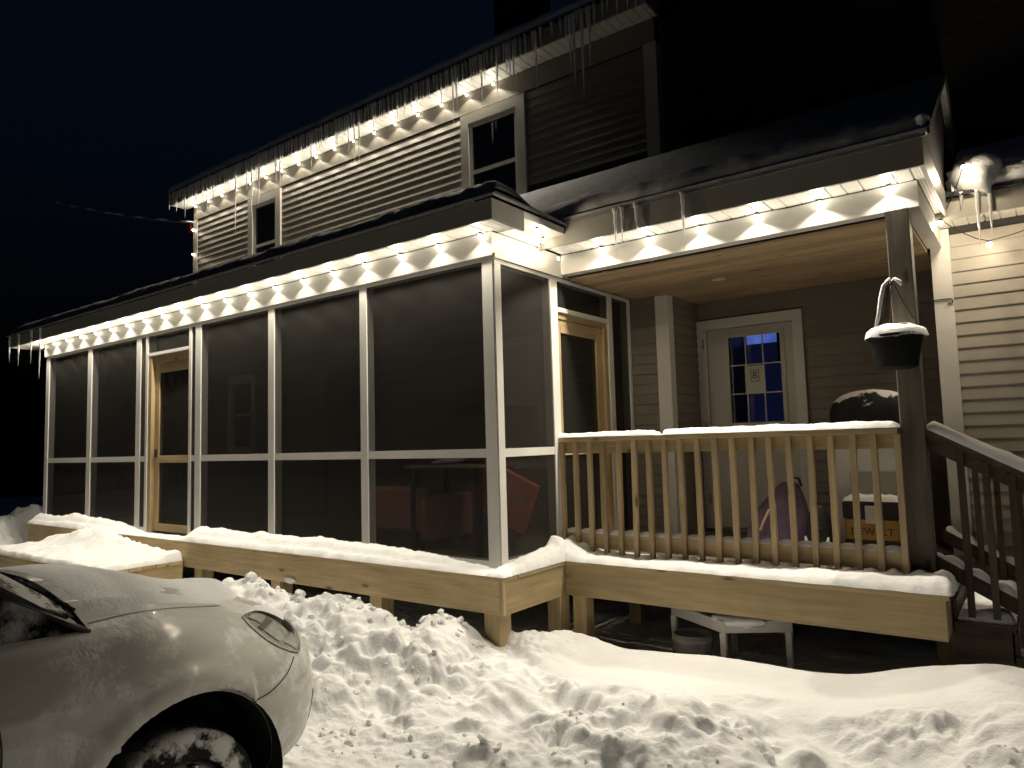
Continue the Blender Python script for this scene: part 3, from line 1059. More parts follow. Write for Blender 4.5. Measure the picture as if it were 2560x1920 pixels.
def b_door():
    D = DOORWHITE
    y = 3.03
    c = MB()
    c.box(.405, .515, y - .03, y + .02, .04, 2.235)
    c.box(1.405, 1.50, y - .03, y + .02, .04, 2.235)
    c.box(.515, 1.405, y - .03, y + .02, 2.13, 2.235)
    c.build("casing", WHITE)
    gx0, gx1, g0, g1 = .735, 1.285, 1.12, 2.035
    p = MB()
    p.box(.52, gx0, y - .005, y + .035, .06, 2.125)
    p.box(gx1, 1.40, y - .005, y + .035, .06, 2.125)
    p.box(gx0, gx1, y - .005, y + .035, .06, g0)
    p.box(gx0, gx1, y - .005, y + .035, g1, 2.125)
    p.build("door_slab", D, None)
    f = MB()
    w = .022
    for a, b, cc, d in ((gx0 - .03, gx0 + .012, g0 - .03, g1 + .03), (gx1 - .012, gx1 + .03, g0 - .03, g1 + .03), (gx0 + .012, gx1 - .012, g1 - .012, g1 + .03), (gx0 + .012, gx1 - .012, g0 - .03, g0 + .012)):
        f.box(a, b, y - .016, y - .006, cc, d)
    f.build("glazing_bead", D)
    pw = (gx1 - gx0 - .024) / 3; ph = (g1 - g0 - .024) / 3
    for i in (1, 2):
        xx = gx0 + .012 + pw * i
        box("muntin", D, None, xx - .006, xx + .006, y - .012, y - .004, g0 + .013, g1 - .013)
        zz = g0 + .012 + ph * i
        box("muntin", D, None, gx0 + .013, gx1 - .013, y - .0135, y - .0045, zz - .006, zz + .006)
    for i in range(3):
        for j in range(3):
            box("pane", CLEAR, None, gx0 + .014 + pw * i, gx0 + .010 + pw * (i + 1), y + .006, y + .009, g0 + .014 + ph * j, g0 + .010 + ph * (j + 1))
    for zz in (.30, 1.05, 1.93):
        box("hinge", GREYM, None, .470, .488, y - .036, y - .0305, zz, zz + .10)
    MB().lathe([(.0, -.075), (.026, -.07), (.032, -.05), (.024, -.03), (.012, -.025), (.012, -.005), (.03, -.004), (.03, 0)], (0, 0, 0), 14).build("knob", GREYM)
    # raised lower panels
    for a, b in ((.62, .92), (1.0, 1.30)):
        box("lower_panel", D, None, a, b, y - .011, y - .0052, .25, .90, .004)
    box("threshold", GREYM, None, .52, 1.40, y - .05, y + .03, .024, .055)


group_into(ed, b_door)
for o in ed.children:
    if o.name.startswith("knob"):
        o.rotation_euler = (-math.pi / 2, 0, 0)
        o.location = (1.345, 3.024, 1.0)
ps = thing("door_sheet", "printed paper sheet with a large letter taped in the middle door pane", "paper sign", (1.008, 3.017, 1.42))


def text_mesh(name, s, size, m, ext=.001):
    cu = bpy.data.curves.new("lettering_tmp", 'FONT')
    cu.body = s; cu.size = size; cu.extrude = ext; cu.align_x = 'CENTER'; cu.align_y = 'CENTER'
    t = bpy.data.objects.new("lettering_tmp", cu)
    COL.objects.link(t)
    bpy.context.view_layer.update()
    me = bpy.data.meshes.new_from_object(t.evaluated_get(bpy.context.evaluated_depsgraph_get()))
    bpy.data.objects.remove(t); bpy.data.curves.remove(cu)
    me.materials.clear(); me.materials.append(m)
    o = bpy.data.objects.new(name, me)
    COL.objects.link(o)
    return o


def b_sheet():
    box("sheet", PAPER, None, .906, 1.108, 3.0175, 3.0190, 1.432, 1.712)
    f = MB()
    for a, b, c, d in ((.965, 1.05, 1.662, 1.668), (.965, 1.05, 1.548, 1.554), (.965, .971, 1.554, 1.662), (1.044, 1.05, 1.554, 1.662)):
        f.box(a, b, 3.0160, 3.0172, c, d)
    f.build("frame_line", INK)


group_into(ps, b_sheet)
tb = text_mesh("letter", "B", .10, INK)
tb.rotation_euler = (math.pi / 2, 0, 0)
tb.location = (1.008, 3.0165, 1.608)
adopt(ps, tb)

# the room behind the glass; its walls glow blue in place of a lamp
room = thing("blue_room", "room with self-glowing blue walls and a dark cupboard seen through the entry door glass", "room", (.97, 3.6, 0))
m, n, l, o = mat("blue_glow_wall")
tc = n.new("ShaderNodeTexCoord"); sp = n.new("ShaderNodeSeparateXYZ"); l.new(tc.outputs["Object"], sp.inputs[0])
e = n.new("ShaderNodeEmission")
nz = noise(n, l, coords(n, l, (1, 1, 1)), 5.0, 4)
l.new(ramp(n, l, nz, [(0.3, (0.045, 0.085, 0.36)), (0.7, (0.10, 0.17, 0.56))]), e.inputs[0])
e.inputs[1].default_value = .85
l.new(e.outputs[0], o.inputs[0])
BLUEW = m
NAVY = emit("dim_blue_glow", (0.010, 0.014, 0.055), .30)


def b_room():
    box("glow_wall", BLUEW, None, .62, 1.28, 4.0, 4.02, 2.06, 2.75)
    box("dim_glow_wall", NAVY, None, .58, 1.6, 4.04, 4.06, .3, 2.9)
    box("cupboard", BLACKP, None, .20, .58, 3.6, 4.0, .1, 2.9)
    box("cupboard", BLACKP, None, 1.05, 1.13, 3.7, 3.9, 1.8, 2.40)


group_into(room, b_room)

# ------------------------------------------------------------------ side wing at the right
wing = thing("side_wing", "low clapboard wing with white corner board at the right end of the porch", "house wing", (4, 2.3, 0))


def b_wing():
    siding(None, 2.835, 7.5, -.50, 2.56, HY, WSIDING)
    box("corner_board", WHITE, None, 2.70, 2.834, HY - .022, HY + .012, -.6, 2.60)
    box("wall", DARKWALL, None, 2.72, 7.5, HY + .014, 3.04, -.9, 2.64)
    soffit(None, 2.78, 7.5, 1.975, HY - .024, 2.606)
    box("fascia", simple("bulb_lit_fascia", (.40, .375, .33), .5, .35, .06), None, 2.77, 7.6, 1.95, 1.973, 2.588, 2.745)  # same fascia metal, colour lightened for the bare bulb's light
    z0 = 2.75
    MB().hexa([(2.86, 1.92, z0), (7.6, 1.92, z0), (7.6, 3.04, z0 + .58), (2.86, 3.04, z0 + .58)],
              [(2.86, 1.92, z0 + .025), (7.6, 1.92, z0 + .025), (7.6, 3.04, z0 + .605), (2.86, 3.04, z0 + .605)]).build("roof", SHINGLE)


group_into(wing, b_wing)


# ------------------------------------------------------------------ porch railing
rail = thing("porch_railing", "pale pine railing with square balusters across the front of the open porch", "railing", (1.3, .9, .02))


def b_rail():
    box("top_rail", PINE["x"], None, -.035, 2.58, .835, .975, .985, 1.022, .004)
    box("upper_rail", PINE["x"], None, -.03, 2.58, .897, .935, .888, .984, .002)
    box("lower_rail", PINE["x"], None, -.03, 2.58, .897, .935, .108, .222, .002)
    bm = MB().box(-.0185, .0185, -.0185, .0185, 0, .935)
    me = bm.mesh("baluster", BALW)
    for k in range(20):
        o = inst("baluster", me, None, (.012 + .1345 * k, .876, .045), (0, 0, 0))
        o.rotation_euler = (random.uniform(-.006, .006), random.uniform(-.008, .008), random.uniform(-.06, .06))


group_into(rail, b_rail)

# ------------------------------------------------------------------ side stairs with two rails
stair = thing("porch_stairs", "dark timber stairs with snowy treads leading down from the open porch towards the wing", "stairs", (3.2, 1.5, -.3))


def b_stair():
    xs = [2.80, 3.10, 3.40, 3.70]
    zs = [-.175, -.350, -.525, -.69]
    for i, (x, z) in enumerate(zip(xs, zs)):
        box("tread", STAIRW, None, x, x + .31, .93, 2.14, z - .038, z, .004)
        box("riser", STAIRW, None, x + .0, x + .02, .95, 2.12, z + .002, z + .135)
    for y in (.94, 2.09):
        s = MB()
        s.hexa([(2.795, y, -.75), (3.09, y, -.75), (3.09, y + .04, -.75), (2.795, y + .04, -.75)],
               [(2.795, y, -.215), (3.09, y, -.215), (3.09, y + .04, -.215), (2.795, y + .04, -.215)])
        s.hexa([(3.091, y, -.75), (3.39, y, -.75), (3.39, y + .04, -.75), (3.091, y + .04, -.75)],
               [(3.091, y, -.39), (3.39, y, -.39), (3.39, y + .04, -.39), (3.091, y + .04, -.39)])
        s.hexa([(3.391, y, -.75), (3.69, y, -.75), (3.69, y + .04, -.75), (3.391, y + .04, -.75)],
               [(3.391, y, -.565), (3.69, y, -.565), (3.69, y + .04, -.565), (3.391, y + .04, -.565)])
        s.build("stringer", STAIRW)
    box("riser_board", STAIRW, None, 2.793, 2.799, .98, 2.09, -.75, -.22)


group_into(stair, b_stair)


def stair_rail(label, y, x0):
    o = thing("stair_railing", label, "railing", (3.2, y, 0))

    def b():
        sl = -.565

        def bar(n, m, w, za, h):
            f = lambda x: za + sl * (x - 2.75)
            x1 = 3.95
            MB().hexa([(x0, y - w, f(x0)), (x1, y - w, f(x1)), (x1, y + w, f(x1)), (x0, y + w, f(x0))],
                      [(x0, y - w, f(x0) + h), (x1, y - w, f(x1) + h), (x1, y + w, f(x1) + h), (x0, y + w, f(x0) + h)]).build(n, m)
        bar("top_rail", STAIRW, .07, .955, .045)
        bar("upper_rail", STAIRW, .020, .862, .092)
        bar("lower_rail", STAIRW, .020, .092, .105)
        for k in range(8):
            x = 2.895 + .128 * k
            zb = .03 + sl * (x - 2.75) - .105
            zt = .95 + sl * (x - 2.75)
            inst("baluster", MB().box(-.019, .019, -.019, .019, 0, zt - zb).mesh("baluster", STAIRB), None, (x, y - .040, zb))
        box("newel_post", STAIRB, None, 3.95, 4.04, y - .045, y + .045, -.75, .42)
    group_into(o, b)
    return o


stair_rail("near stair railing with a thick roll of snow on its sloping top rail", 1.02, 2.722)
stair_rail("far stair railing against the wing clapboards with snow only on its lower rail", 2.12, 2.66)

# ------------------------------------------------------------------ wooden landing in front of the screen door
land = thing("wooden_landing", "low wooden landing heaped with snow in front of the long porch wall", "landing", (-5.6, -.6, -.5))


def b_land():
    box("rim_board", PINE["x"], None, -7.4, -4.23, -1.02, -.98, -.45, -.215)
    box("rim_board", PINE["y"], None, -4.27, -4.23, -.978, -.17, -.45, -.215)
    for i, y in enumerate(np.arange(-1.03, -.18, .142)):
        box("deck_board", PINE["x"], None, -7.42, -4.215, y, min(y + .137, -.165), -.213, -.178 + .001 * (i % 2))
    for x in (-7.3, -5.8, -4.38):
        box("deck_post", PINE["z"], None, x, x + .09, -.97, -.88, -.95, -.216)


group_into(land, b_land)

# ------------------------------------------------------------------ string lights with capped bulbs
_bulb = MB()
_bulb.lathe([(.001, -.024), (.010, -.022), (.016, -.014), (.018, -.004), (.015, .006), (.011, .010)], seg=12)
BULB_ME = _bulb.mesh("bulb", BULB, True)
HOT_ME = bpy.data.meshes.new_from_object(bpy.data.objects.new("bulb_tmp", BULB_ME)); HOT_ME.materials.clear(); HOT_ME.materials.append(HOTBULB)
_cap = MB()
_cap.lathe([(.001, .024), (.011, .023), (.014, .017), (.016, .008), (.0145, .0075)], seg=12)
CAP_ME = _cap.mesh("cap", BLACKP, True)


def lamp_nodes(ld, smooth):
    ld.use_nodes = True
    nn = ld.node_tree.nodes; ll = ld.node_tree.links
    em = [x for x in nn if x.type == 'EMISSION'][0]
    lf = nn.new("ShaderNodeLightFalloff")
    lf.inputs["Strength"].default_value = 1.0
    lf.inputs["Smooth"].default_value = smooth
    ll.new(lf.outputs["Quadratic"], em.inputs["Strength"])


SPOT = bpy.data.lights.new("capped_bulb_light", 'SPOT')
SPOT.energy = SPOT_W; SPOT.color = BULB_COL; SPOT.spot_size = math.radians(130); SPOT.spot_blend = 0.32; SPOT.shadow_soft_size = 0.014
lamp_nodes(SPOT, SMOOTH)
FILL = bpy.data.lights.new("soffit_fill", 'SPOT')
FILL.spot_size = math.radians(178); FILL.spot_blend = 0.25
FILL.energy = FILL_W; FILL.color = BULB_COL; FILL.shadow_soft_size = 0.03
lamp_nodes(FILL, 0.15)
_bare = {}


def bare(w):
    if w not in _bare:
        d = bpy.data.lights.new("bare_bulb_light", 'POINT')
        d.energy = w; d.color = (1.0, 0.84, 0.60); d.shadow_soft_size = 0.02
        lamp_nodes(d, 0.22)
        _bare[w] = d
    return _bare[w]


SPOT2 = SPOT.copy(); SPOT2.name = "capped_bulb_light"; SPOT2.energy = SPOT_W * 1.55


def string_light(name, label, pts, spot_data=None, sag=.006, spot=True, group=None, hot=False, watts=()):
    """pts: bulb positions; the cable droops a little between clips."""
    o = thing(name, label, "string lights", pts[len(pts) // 2], group)

    def b():
        path = []
        for i, p in enumerate(pts):
            path.append((p[0], p[1] + .016, p[2] + .026))
            if i < len(pts) - 1:
                q = pts[i + 1]
                for t in (.25, .5, .75):
                    s = sag * 4 * t * (1 - t)
                    path.append((p[0] + (q[0] - p[0]) * t, p[1] + (q[1] - p[1]) * t + .022, p[2] + (q[2] - p[2]) * t + .026 - s + random.uniform(-.003, .003)))
        MB().tube(path, .0036, 5).build("cable", WIRE)
        for i, p in enumerate(pts):
            x, y, z = p
            bb = inst("bulb", HOT_ME if hot else BULB_ME, None, (x, y, z))
            inst("cap", CAP_ME, None, (x, y, z))
            if spot:
                s = bpy.data.objects.new("capped_bulb_light", spot_data or SPOT); s.location = (x, y, z - .027); COL.objects.link(s); s.parent = o
                s.matrix_parent_inverse = Matrix.Translation(o.location).inverted()
                g = bpy.data.objects.new("soffit_fill", FILL); g.location = (x, y - .055, z - .065); g.rotation_euler = (math.radians(208), 0, 0); COL.objects.link(g); g.parent = o  # added fill, set off the bulb and aimed away from the beam
                g.matrix_parent_inverse = Matrix.Translation(o.location).inverted()
            else:
                s = bpy.data.objects.new("bare_bulb_light", bare(watts[i])); s.location = (x, y, z - .036); COL.objects.link(s); s.parent = o
                s.matrix_parent_inverse = Matrix.Translation(o.location).inverted()
    group_into(o, b)
    return o


string_light("string_lights", "string of small capped bulbs along the screened porch eave", [(-8.49 + .4425 * k, -.055, 2.610) for k in range(20)])
string_light("string_lights", "string of capped bulbs along the white beam above the porch railing", [(-.005 + .4375 * k, .932, 2.610) for k in range(7)], SPOT2)
string_light("string_lights", "string of capped bulbs under the icicle-hung upper eave of the house", [(-8.37 + .4185 * k, 2.240, 5.309) for k in range(17)])
string_light("string_lights", "two bulbs in a corner drop down the far left corner board of the house", [(-8.45, 2.245, 4.90), (-8.45, 2.245, 4.46)], spot=False, sag=0, watts=(5.0, 5.0))
string_light("string_lights", "bright pair of bulbs in the nook between the two porch eaves", [(.215, .30, 2.672), (.095, .56, 2.672)], spot=False, hot=True, watts=(10.0, 10.0))
string_light("string_lights", "bright bulbs at the snowy corner between the porch roof and wing", [(3.00, 1.79, 2.92), (2.815, 1.92, 2.57), (3.10, 2.16, 2.40), (3.62, 2.10, 2.545)], spot=False, sag=.03, hot=True, watts=(18.0, 12.0, 11.0, 6.0))

# ------------------------------------------------------------------ icicles
def icicle_mesh(L, r, seed):
    rnd = random.Random(seed)
    n = max(5, int(L / .035))
    pts, rad = [], []
    dx = rnd.uniform(-.01, .01)
    for i in range(n + 1):
        t = i / n
        pts.append((dx * t * t + .0015 * math.sin(i * 1.7 + seed), .0015 * math.cos(i * 2.1 + seed), -L * t))
        rad.append(max(.0012, r * (1 - t) ** .75 * (1 + .16 * math.sin(i * 2.6 + seed))))
    rad[0] *= 1.5
    return MB().tube(pts, rad, 7).mesh("icicle", ICE, True)


def icicle(x, y, zt, zb, r, label, group=None):
    o = inst("icicle", icicle_mesh(zt - zb, r, int(abs(x) * 977) % 991), None, (x, y, zt))
    tag(o, label, "icicle", group)
    return o


UP = [(-8.14, 4.97), (-7.45, 4.93), (-7.26, 5.04), (-6.62, 4.40), (-6.31, 4.98), (-6.18, 4.60), (-5.99, 4.68), (-5.56, 4.84), (-5.46, 4.72), (-4.73, 4.89),
      (-4.17, 5.08), (-3.93, 4.93), (-3.81, 4.75), (-3.71, 4.76), (-3.43, 5.10), (-2.98, 5.12), (-2.23, 5.10), (-2.04, 4.80), (-1.98, 4.97),
      (-1.60, 4.86), (-1.37, 4.96), (-1.19, 5.05), (-1.13, 4.96), (-.83, 4.83), (-.39, 4.85), (-.34, 4.71), (-.24, 4.54), (-.15, 4.84)]
ORD = ["first", "second", "third", "fourth", "fifth", "sixth", "seventh", "eighth", "ninth", "tenth", "eleventh", "twelfth", "thirteenth", "fourteenth", "fifteenth", "sixteenth", "last"]
gaps = {}
for x, zb in UP:
    k = math.floor((x + 8.37) / .4185)
    gaps.setdefault(min(k, 16), []).append(x)
for x, zb in UP:
    long = zb < 4.72
    k = min(math.floor((x + 8.37) / .4185), 16)
    w = "long" if long else "slender"
    g = gaps[k]
    if k >= 16:
        lb = ORD[g.index(x)] + " icicle right of the last lit bulb on the upper eave" if g.index(x) < 16 else w
    else:
        which = "" if len(g) == 1 else ("left " if g.index(x) == 0 else ("right " if g.index(x) == len(g) - 1 else "middle "))
        lb = which + w + " icicle on the upper eave just right of its " + ORD[k] + " bulb from the left"
    icicle(x, 1.925, 5.50, zb, .022 if long else .018, lb, "long icicles on the upper eave")
rf = random.Random(3)
x = -8.66
while x < .45:
    dens = .055 if x < -1 else .10
    icicle(x, 1.93 + rf.uniform(-.008, .008), 5.515, 5.515 - rf.uniform(.16, .40) * (1 if x < -.9 else .8), rf.uniform(.012, .020), "short icicle in the dense fringe along the upper eave", "short fringe icicles on the upper eave")
    x += rf.uniform(.6, 1.5) * dens
for x, zb, lb in ((-8.82, 2.37, "icicle at the extreme left tip of the porch eave"), (-8.47, 2.30, "second icicle from the left tip of the porch eave"), (-8.01, 2.29, "third icicle from the left tip of the porch eave"), (-7.70, 2.05, "longest of four icicles on the left end of the porch eave")):
    icicle(x, -.36, 2.76, zb, .017, lb)
for x, zb, lb in ((.76, 2.43, "longer of two close icicles at the left of the open porch eave"), (.82, 2.51, "shorter of two close icicles at the left of the open porch eave"),
                  (.94, 2.57, "short icicle right of the close pair on the open porch eave"), (1.32, 2.33, "lone long icicle crossing the lit beam above the railing"), (.03, 2.585, "icicle on the eave corner beside the bright bulb pair")):
    icicle(x, .592, 2.80, zb, .016, lb)
for x, zb, lb in ((3.055, 2.35, "left of two long icicles on the wing eave"), (3.135, 2.39, "right of two long icicles on the wing eave"), (2.96, 2.66, "short icicle nearest the corner on the wing eave")):
    icicle(x, 1.935, 2.775, zb, .017, lb)

# ------------------------------------------------------------------ snow lying on things
def lip_depth(X, Y):
    # drift against the sill of the screens, shallow toward the board edge
    ridge = np.interp(X, [-8.6, -7.6, -7.0, -6.4, -5.7, -5.35, -4.45, -4.2, -3.6, -2.9, -2.2, -1.5, -.8, -.1, .1], [.10, .13, .15, .12, .06, .015, .02, .13, .12, .13, .12, .115, .09, .035, .03])
    t = np.clip((Y + .165) / .165, 0, 1)
    crust = .026 * sstep(.52, .60, t + .16 * fbm(X * 2.4, X * 0, 3, 6)) * sstep(.03, .10, ridge)
    return crust + (.85 + .35 * fbm(X * 1.7, X * 0, 3, 13)) * ridge * (.30 + .70 * t ** 1.3) + .010 * fbm(X * 6, Y * 10, 4, 7) + .009 * fbm(X * 19, Y * 24, 3, 8) + .004


snow_sheet("snow", -8.56, .10, -.158, .035, lip_depth, .0225, "long low drift of snow on the deck edge below the insect screens", .02, edge=.02)


def side_depth(X, Y):
    d = np.interp(Y, [-.15, 0, .3, .6, .8, .95, 1.15], [.03, .05, .085, .12, .24, .20, .10])
    d = d * (1 - .55 * sstep(.06, .34, X)) + .05 * np.exp(-(((X - .02) / .07) ** 2 + ((Y - .80) / .06) ** 2)) * 3.4
    return d + .02 * fbm(X * 9, Y * 9, 4, 17) + .006 * fbm(X * 34, Y * 34, 2, 18)


snow_sheet("snow", -.03, .148, -.158, .72, side_depth, .023, "drift of snow along the short deck side rising towards the railing", .014, edge=.02)


def front_depth(X, Y):
    base = np.interp(X, [0, .12, .3, .6, 1.5, 2.4, 2.8], [.20, .15, .06, .045, .06, .08, .095])
    scal = .018 * np.cos((X - .012) / .1345 * 2 * np.pi) * sstep(.80, .86, Y) * (1 - sstep(.86, .98, Y))
    t = np.clip((Y - .67) / .12, 0, 1)
    fall = 1 - .65 * sstep(.92, 1.10, Y)
    return base * (.55 + .45 * t) * fall - scal + .020 * fbm(X * 3.4, Y * 6, 4, 27) + .008 * fbm(X * 17, Y * 20, 3, 28)


snow_sheet("snow", .04, 2.835, .652, 1.16, front_depth, .0245, "plump snow along the front deck edge under the pine balusters", .016, edge=.055)


def rail_snow(x0, x1, label, seed):
    snow_sheet("snow", x0, x1, .830, .980, lambda X, Y: .040 + .018 * fbm(X * 3.1, Y * 6, 4, seed) + .008 * fbm(X * 19, Y * 18, 3, seed + 4), 1.0225, label, .014, edge=.035)


rail_snow(-.04, .895, "left strip of snow on the porch top rail, up to the gap", 31)
rail_snow(.962, 2.58, "long strip of snow on the porch top rail, right of the gap", 35)
snow_sheet("snow", -.03, 2.58, .893, .938, lambda X, Y: .022 + .014 * np.abs(np.cos((X - .012) / .1345 * np.pi)) ** 2 * 0 + .018 * np.abs(np.sin((X - .012) / .1345 * np.pi)) + .004 * fbm(X * 9, Y * 9, 2, 44), .2225, "thin snow along the lower porch rail", .016, edge=.012)


def slope_roll(label, y, x0, x1, za, w, dep, sl=-.565, seed=3, scallop=0):
    n = int((x1 - x0) / .02) + 2
    S = np.linspace(x0, x1, n); A = np.linspace(0, np.pi, 9)
    SS, AA = np.meshgrid(S, A, indexing='ij')
    e = np.minimum(1, np.minimum(SS - x0 + .01, x1 - SS + .01) / .05)
    d = dep * (1 + .18 * fbm(SS * 5, AA, 3, seed)) * np.sqrt(np.clip(e, 0, 1))
    if scallop:
        d = d * (.45 + .75 * np.abs(np.sin((SS - 2.895) / .128 * np.pi)))
    P = np.dstack([SS, y - w * np.cos(AA) * (1 + .06 * fbm(SS * 7, AA * 2, 2, seed + 3)), za + sl * (SS - 2.75) + d * np.sin(AA) - .002])
    vs, fs = grid_mesh(P)
    tag(np_object("snow", vs, fs, SNOW), label, "snow", kind="stuff")


slope_roll("rounded roll of snow on the sloping near stair rail", 1.02, 2.73, 3.95, .998, .082, .075, seed=51)
slope_roll("scalloped snow on the lower bar of the near stair rail", 1.02, 2.73, 3.95, .195, .026, .045, seed=55, scallop=1)
slope_roll("scalloped snow on the lower bar of the far stair rail", 2.12, 2.68, 3.95, .195, .026, .045, seed=58, scallop=1)
for i, (x, z) in enumerate(((2.815, -.175), (3.12, -.35), (3.42, -.525))):
    snow_sheet("snow", x, x + .30, .965 if i else .955, 2.11, lambda X, Y: .075 + .02 * fbm(X * 6, Y * 4, 3, 60 + i), z, ["snow on the uppermost tread of the side stairs", "snow on the second tread of the side stairs", "snow on the third tread of the side stairs"][i], .025, edge=.06)
snow_sheet("snow", -7.4, -4.22, -1.02, -.17, lambda X, Y: .045 + .17 * np.exp(-(((X + 6.1) / .75) ** 2 + ((Y + .25) / .28) ** 2)) + .05 * sstep(-.5, -.2, Y) + .03 * fbm(X * 3, Y * 4, 4, 66) + .035 * np.maximum(fbm(X * 13, Y * 13, 3, 69), 0) * sstep(-.55, -.25, Y), -.177, "heaped uneven snow on top of the wooden landing", .02, edge=.04)

# snow on the roofs
def roof_snow(label, x0, x1, y0, z0, slope, run, dep, seed, step=.06, lip=.05, hip=None, lim=None, skip=0, material=None):
    ys = np.concatenate([[0, .012, .03, .06, .1, .16, .24, .34], np.linspace(.48, run, max(4, int(run / .22)))])
    ys = ys[ys >= skip]
    xs = np.linspace(x0, x1, int((x1 - x0) / step) + 2)
    if hip is not None:
        xs = np.concatenate([xs[xs < hip - .4], hip - np.array([.4, .34, .28, .22, .17, .12, .08, .05, .025, .008])])
    X, Y = np.meshgrid(xs, ys, indexing='ij')
    e = np.sqrt(np.clip(1 - (1 - np.clip(Y / .12, 0, 1)) ** 2, 0, 1))
    ee = np.clip((x1 - X) / .12, 0, 1); ee = np.sqrt(1 - (1 - ee) ** 2)
    tail = np.clip((run - Y) / .2, 0, 1) if run < 1 else 1
    D = tail * dep * (1 + .22 * fbm(X * 1.4, Y * 1.5, 3, seed)) + .045 * np.abs(fbm(X * 5, Y * 6, 3, seed + 5)) * (1 - sstep(.2, .7, Y))
    wav = lip * (.6 * fbm(X * 2.2, X * 0, 3, seed + 9) + .25 * fbm(X * 11, X * 0, 2, seed + 11))
    if lim is not None:
        # left of the open porch this sheet only fills the valley behind the hip
        D = np.where(X < lim, D - .5 * sstep(.45, .2, Y) , D)
    if hip is not None:
        h_ = np.minimum(Y, (hip - X) * 1.35)
        e2 = np.sqrt(np.clip(1 - (1 - np.clip(h_ / .12, 0, 1)) ** 2, 0, 1))
        P = np.dstack([X, y0 + Y + (.035 + wav) * (1 - sstep(0, .25, Y)), z0 + slope * h_ + D * e2 + .004])
        vs, fs = grid_mesh(P)
        tag(np_object("snow", vs, fs, material or ROOFSNOW), label, "snow", kind="stuff")
        return
    P = np.dstack([X, y0 + Y + (.035 + wav) * (1 - sstep(0, .25, Y)), z0 + slope * (Y + (.035 + wav) * (1 - sstep(0, .25, Y))) + D * e * ee + .004])
    vs, fs = grid_mesh(P)
    tag(np_object("snow", vs, fs, material or ROOFSNOW), label, "snow", kind="stuff")


roof_snow("frozen snow ridge, shade-greyed, along the screened porch eave", -8.92, .29, -.36, 2.785, .46, .55, .075, 101, hip=.295, material=DIMICE)
roof_snow("frozen snow ridge, lighter shade-grey, along the open porch eave", .02, 2.885, .605, 2.835, .62, .42, .075, 111, material=ICERIDGE)
roof_snow("snow blanket on the upper house roof", -8.76, .56, 1.93, 5.54, .70, 3.2, .10, 121)
roof_snow("lumpy snow on the wing roof beside the bright bulb", 2.90, 7.5, 1.93, 2.78, .52, 1.1, .12, 131, .03, .09)

# snow packed into the corner between porch roof and wing
def snow_lump(name, label, c, r, seed, squash=(1, 1, .8), kind=None, cat="snow lump", group=None):
    u = np.linspace(0, 2 * np.pi, 21)[:-1]; w = np.linspace(0, np.pi, 11)
    vs, fs = [], []
    for i, b in enumerate(w):
        for a in u:
            q = np.array([math.sin(b) * math.cos(a), math.sin(b) * math.sin(a), math.cos(b)])
            d = 1 + .42 * float(perlin(q[0] * 1.7 + seed, q[1] * 1.7 + q[2] * 1.3, 5)) + .16 * float(perlin(q[0] * 4.3, q[1] * 4.1 + q[2] * 3 + seed, 6))
            vs.append((c[0] + r * squash[0] * d * q[0], c[1] + r * squash[1] * d * q[1], c[2] + r * squash[2] * d * q[2]))
    n = len(u)
    for i in range(len(w) - 1):
        for k in range(n):
            fs.append((i * n + k, (i + 1) * n + k, (i + 1) * n + (k + 1) % n, i * n + (k + 1) % n))
    o = np_object(name, vs, fs, SNOW)
    tag(o, label, cat, group, kind)
    return o


snow_lump("snow", "snow packed in the roof corner around the bright bulb", (3.06, 2.02, 2.89), .20, 4, (.9, .8, .85), "stuff", "snow")
snow_lump("snow", "ridge of lit snow lumps on the wing eave right of the bright bulb", (3.30, 1.99, 2.83), .11, 14, (1.7, .7, .7), "stuff", "snow")
snow_lump("snow", "loose snow crest on the right end of the open porch roof", (2.86, .72, 2.905), .08, 9, (.5, 1.2, .8), "stuff", "snow")
CH = [((-2.42, -.52), .05), ((-2.05, -.50), .05), ((-1.80, -.47), .042), ((-1.52, -.46), .03), ((-.9, -.40), .028)]
for i, ((x, y), r) in enumerate(CH):
    snow_lump("snow_lump", ["rounded snow lump on the bank nearest the car bonnet", "second snow lump along the bank crest from the car", "egg-shaped snow lump standing up on the bank crest", "small snow lump on the bank crest below the rim board", "smallest snow lump on the bank crest nearest the corner post"][i], (x, y, gz(x, y) + r * (.7 if i == 2 else -.35)), r, 11 + 3 * i, (1.25 - .2 * (i % 2), 1, .95))
snow_lump("snow_lump", "ragged scrap of snow stuck to the porch rim board", (-2.36, -.158, -.215), .045, 31, (1.9, .35, .7))

# ------------------------------------------------------------------ hanging basket
pot = thing("hanging_planter", "dark hanging planter topped with snow in front of the brown timber post", "planter", (2.612, .80, 1.395))
b = MB().lathe([(.0, 0), (.105, 0), (.118, .012), (.150, .17), (.158, .195), (.165, .20), (.165, .215), (.152, .215), (.142, .19), (.0, .185)], seg=32)
b.build("basket", POTM, pot, True)
X, A = np.meshgrid(np.linspace(0, 1, 14), np.linspace(0, 2 * np.pi, 37), indexing='ij')
R = X * (.172 + .012 * np.cos(A * 3 + 1) + .008 * np.cos(A * 5))
Zs = .224 + .062 * (1 - X ** 3.2) + .012 * fbm(X * np.cos(A) * 2.4 + 5, X * np.sin(A) * 2.4, 3, 3) - .03 * sstep(.94, 1, X)
P = np.dstack([R * np.cos(A), R * np.sin(A), Zs])
vs, fs = grid_mesh(P)
np_object("snow_cap", vs, fs, SNOW, pot)
hg = MB()
for k in range(3):
    a = 4.05 + k * 2.094
    hg.tube([(.155 * math.cos(a), .155 * math.sin(a), .21), (.06 * math.cos(a), .06 * math.sin(a), .42), (.012 * math.cos(a), .012 * math.sin(a), .545)], .003, 6)
hg.build("hanger_strap", BLACKP, pot)
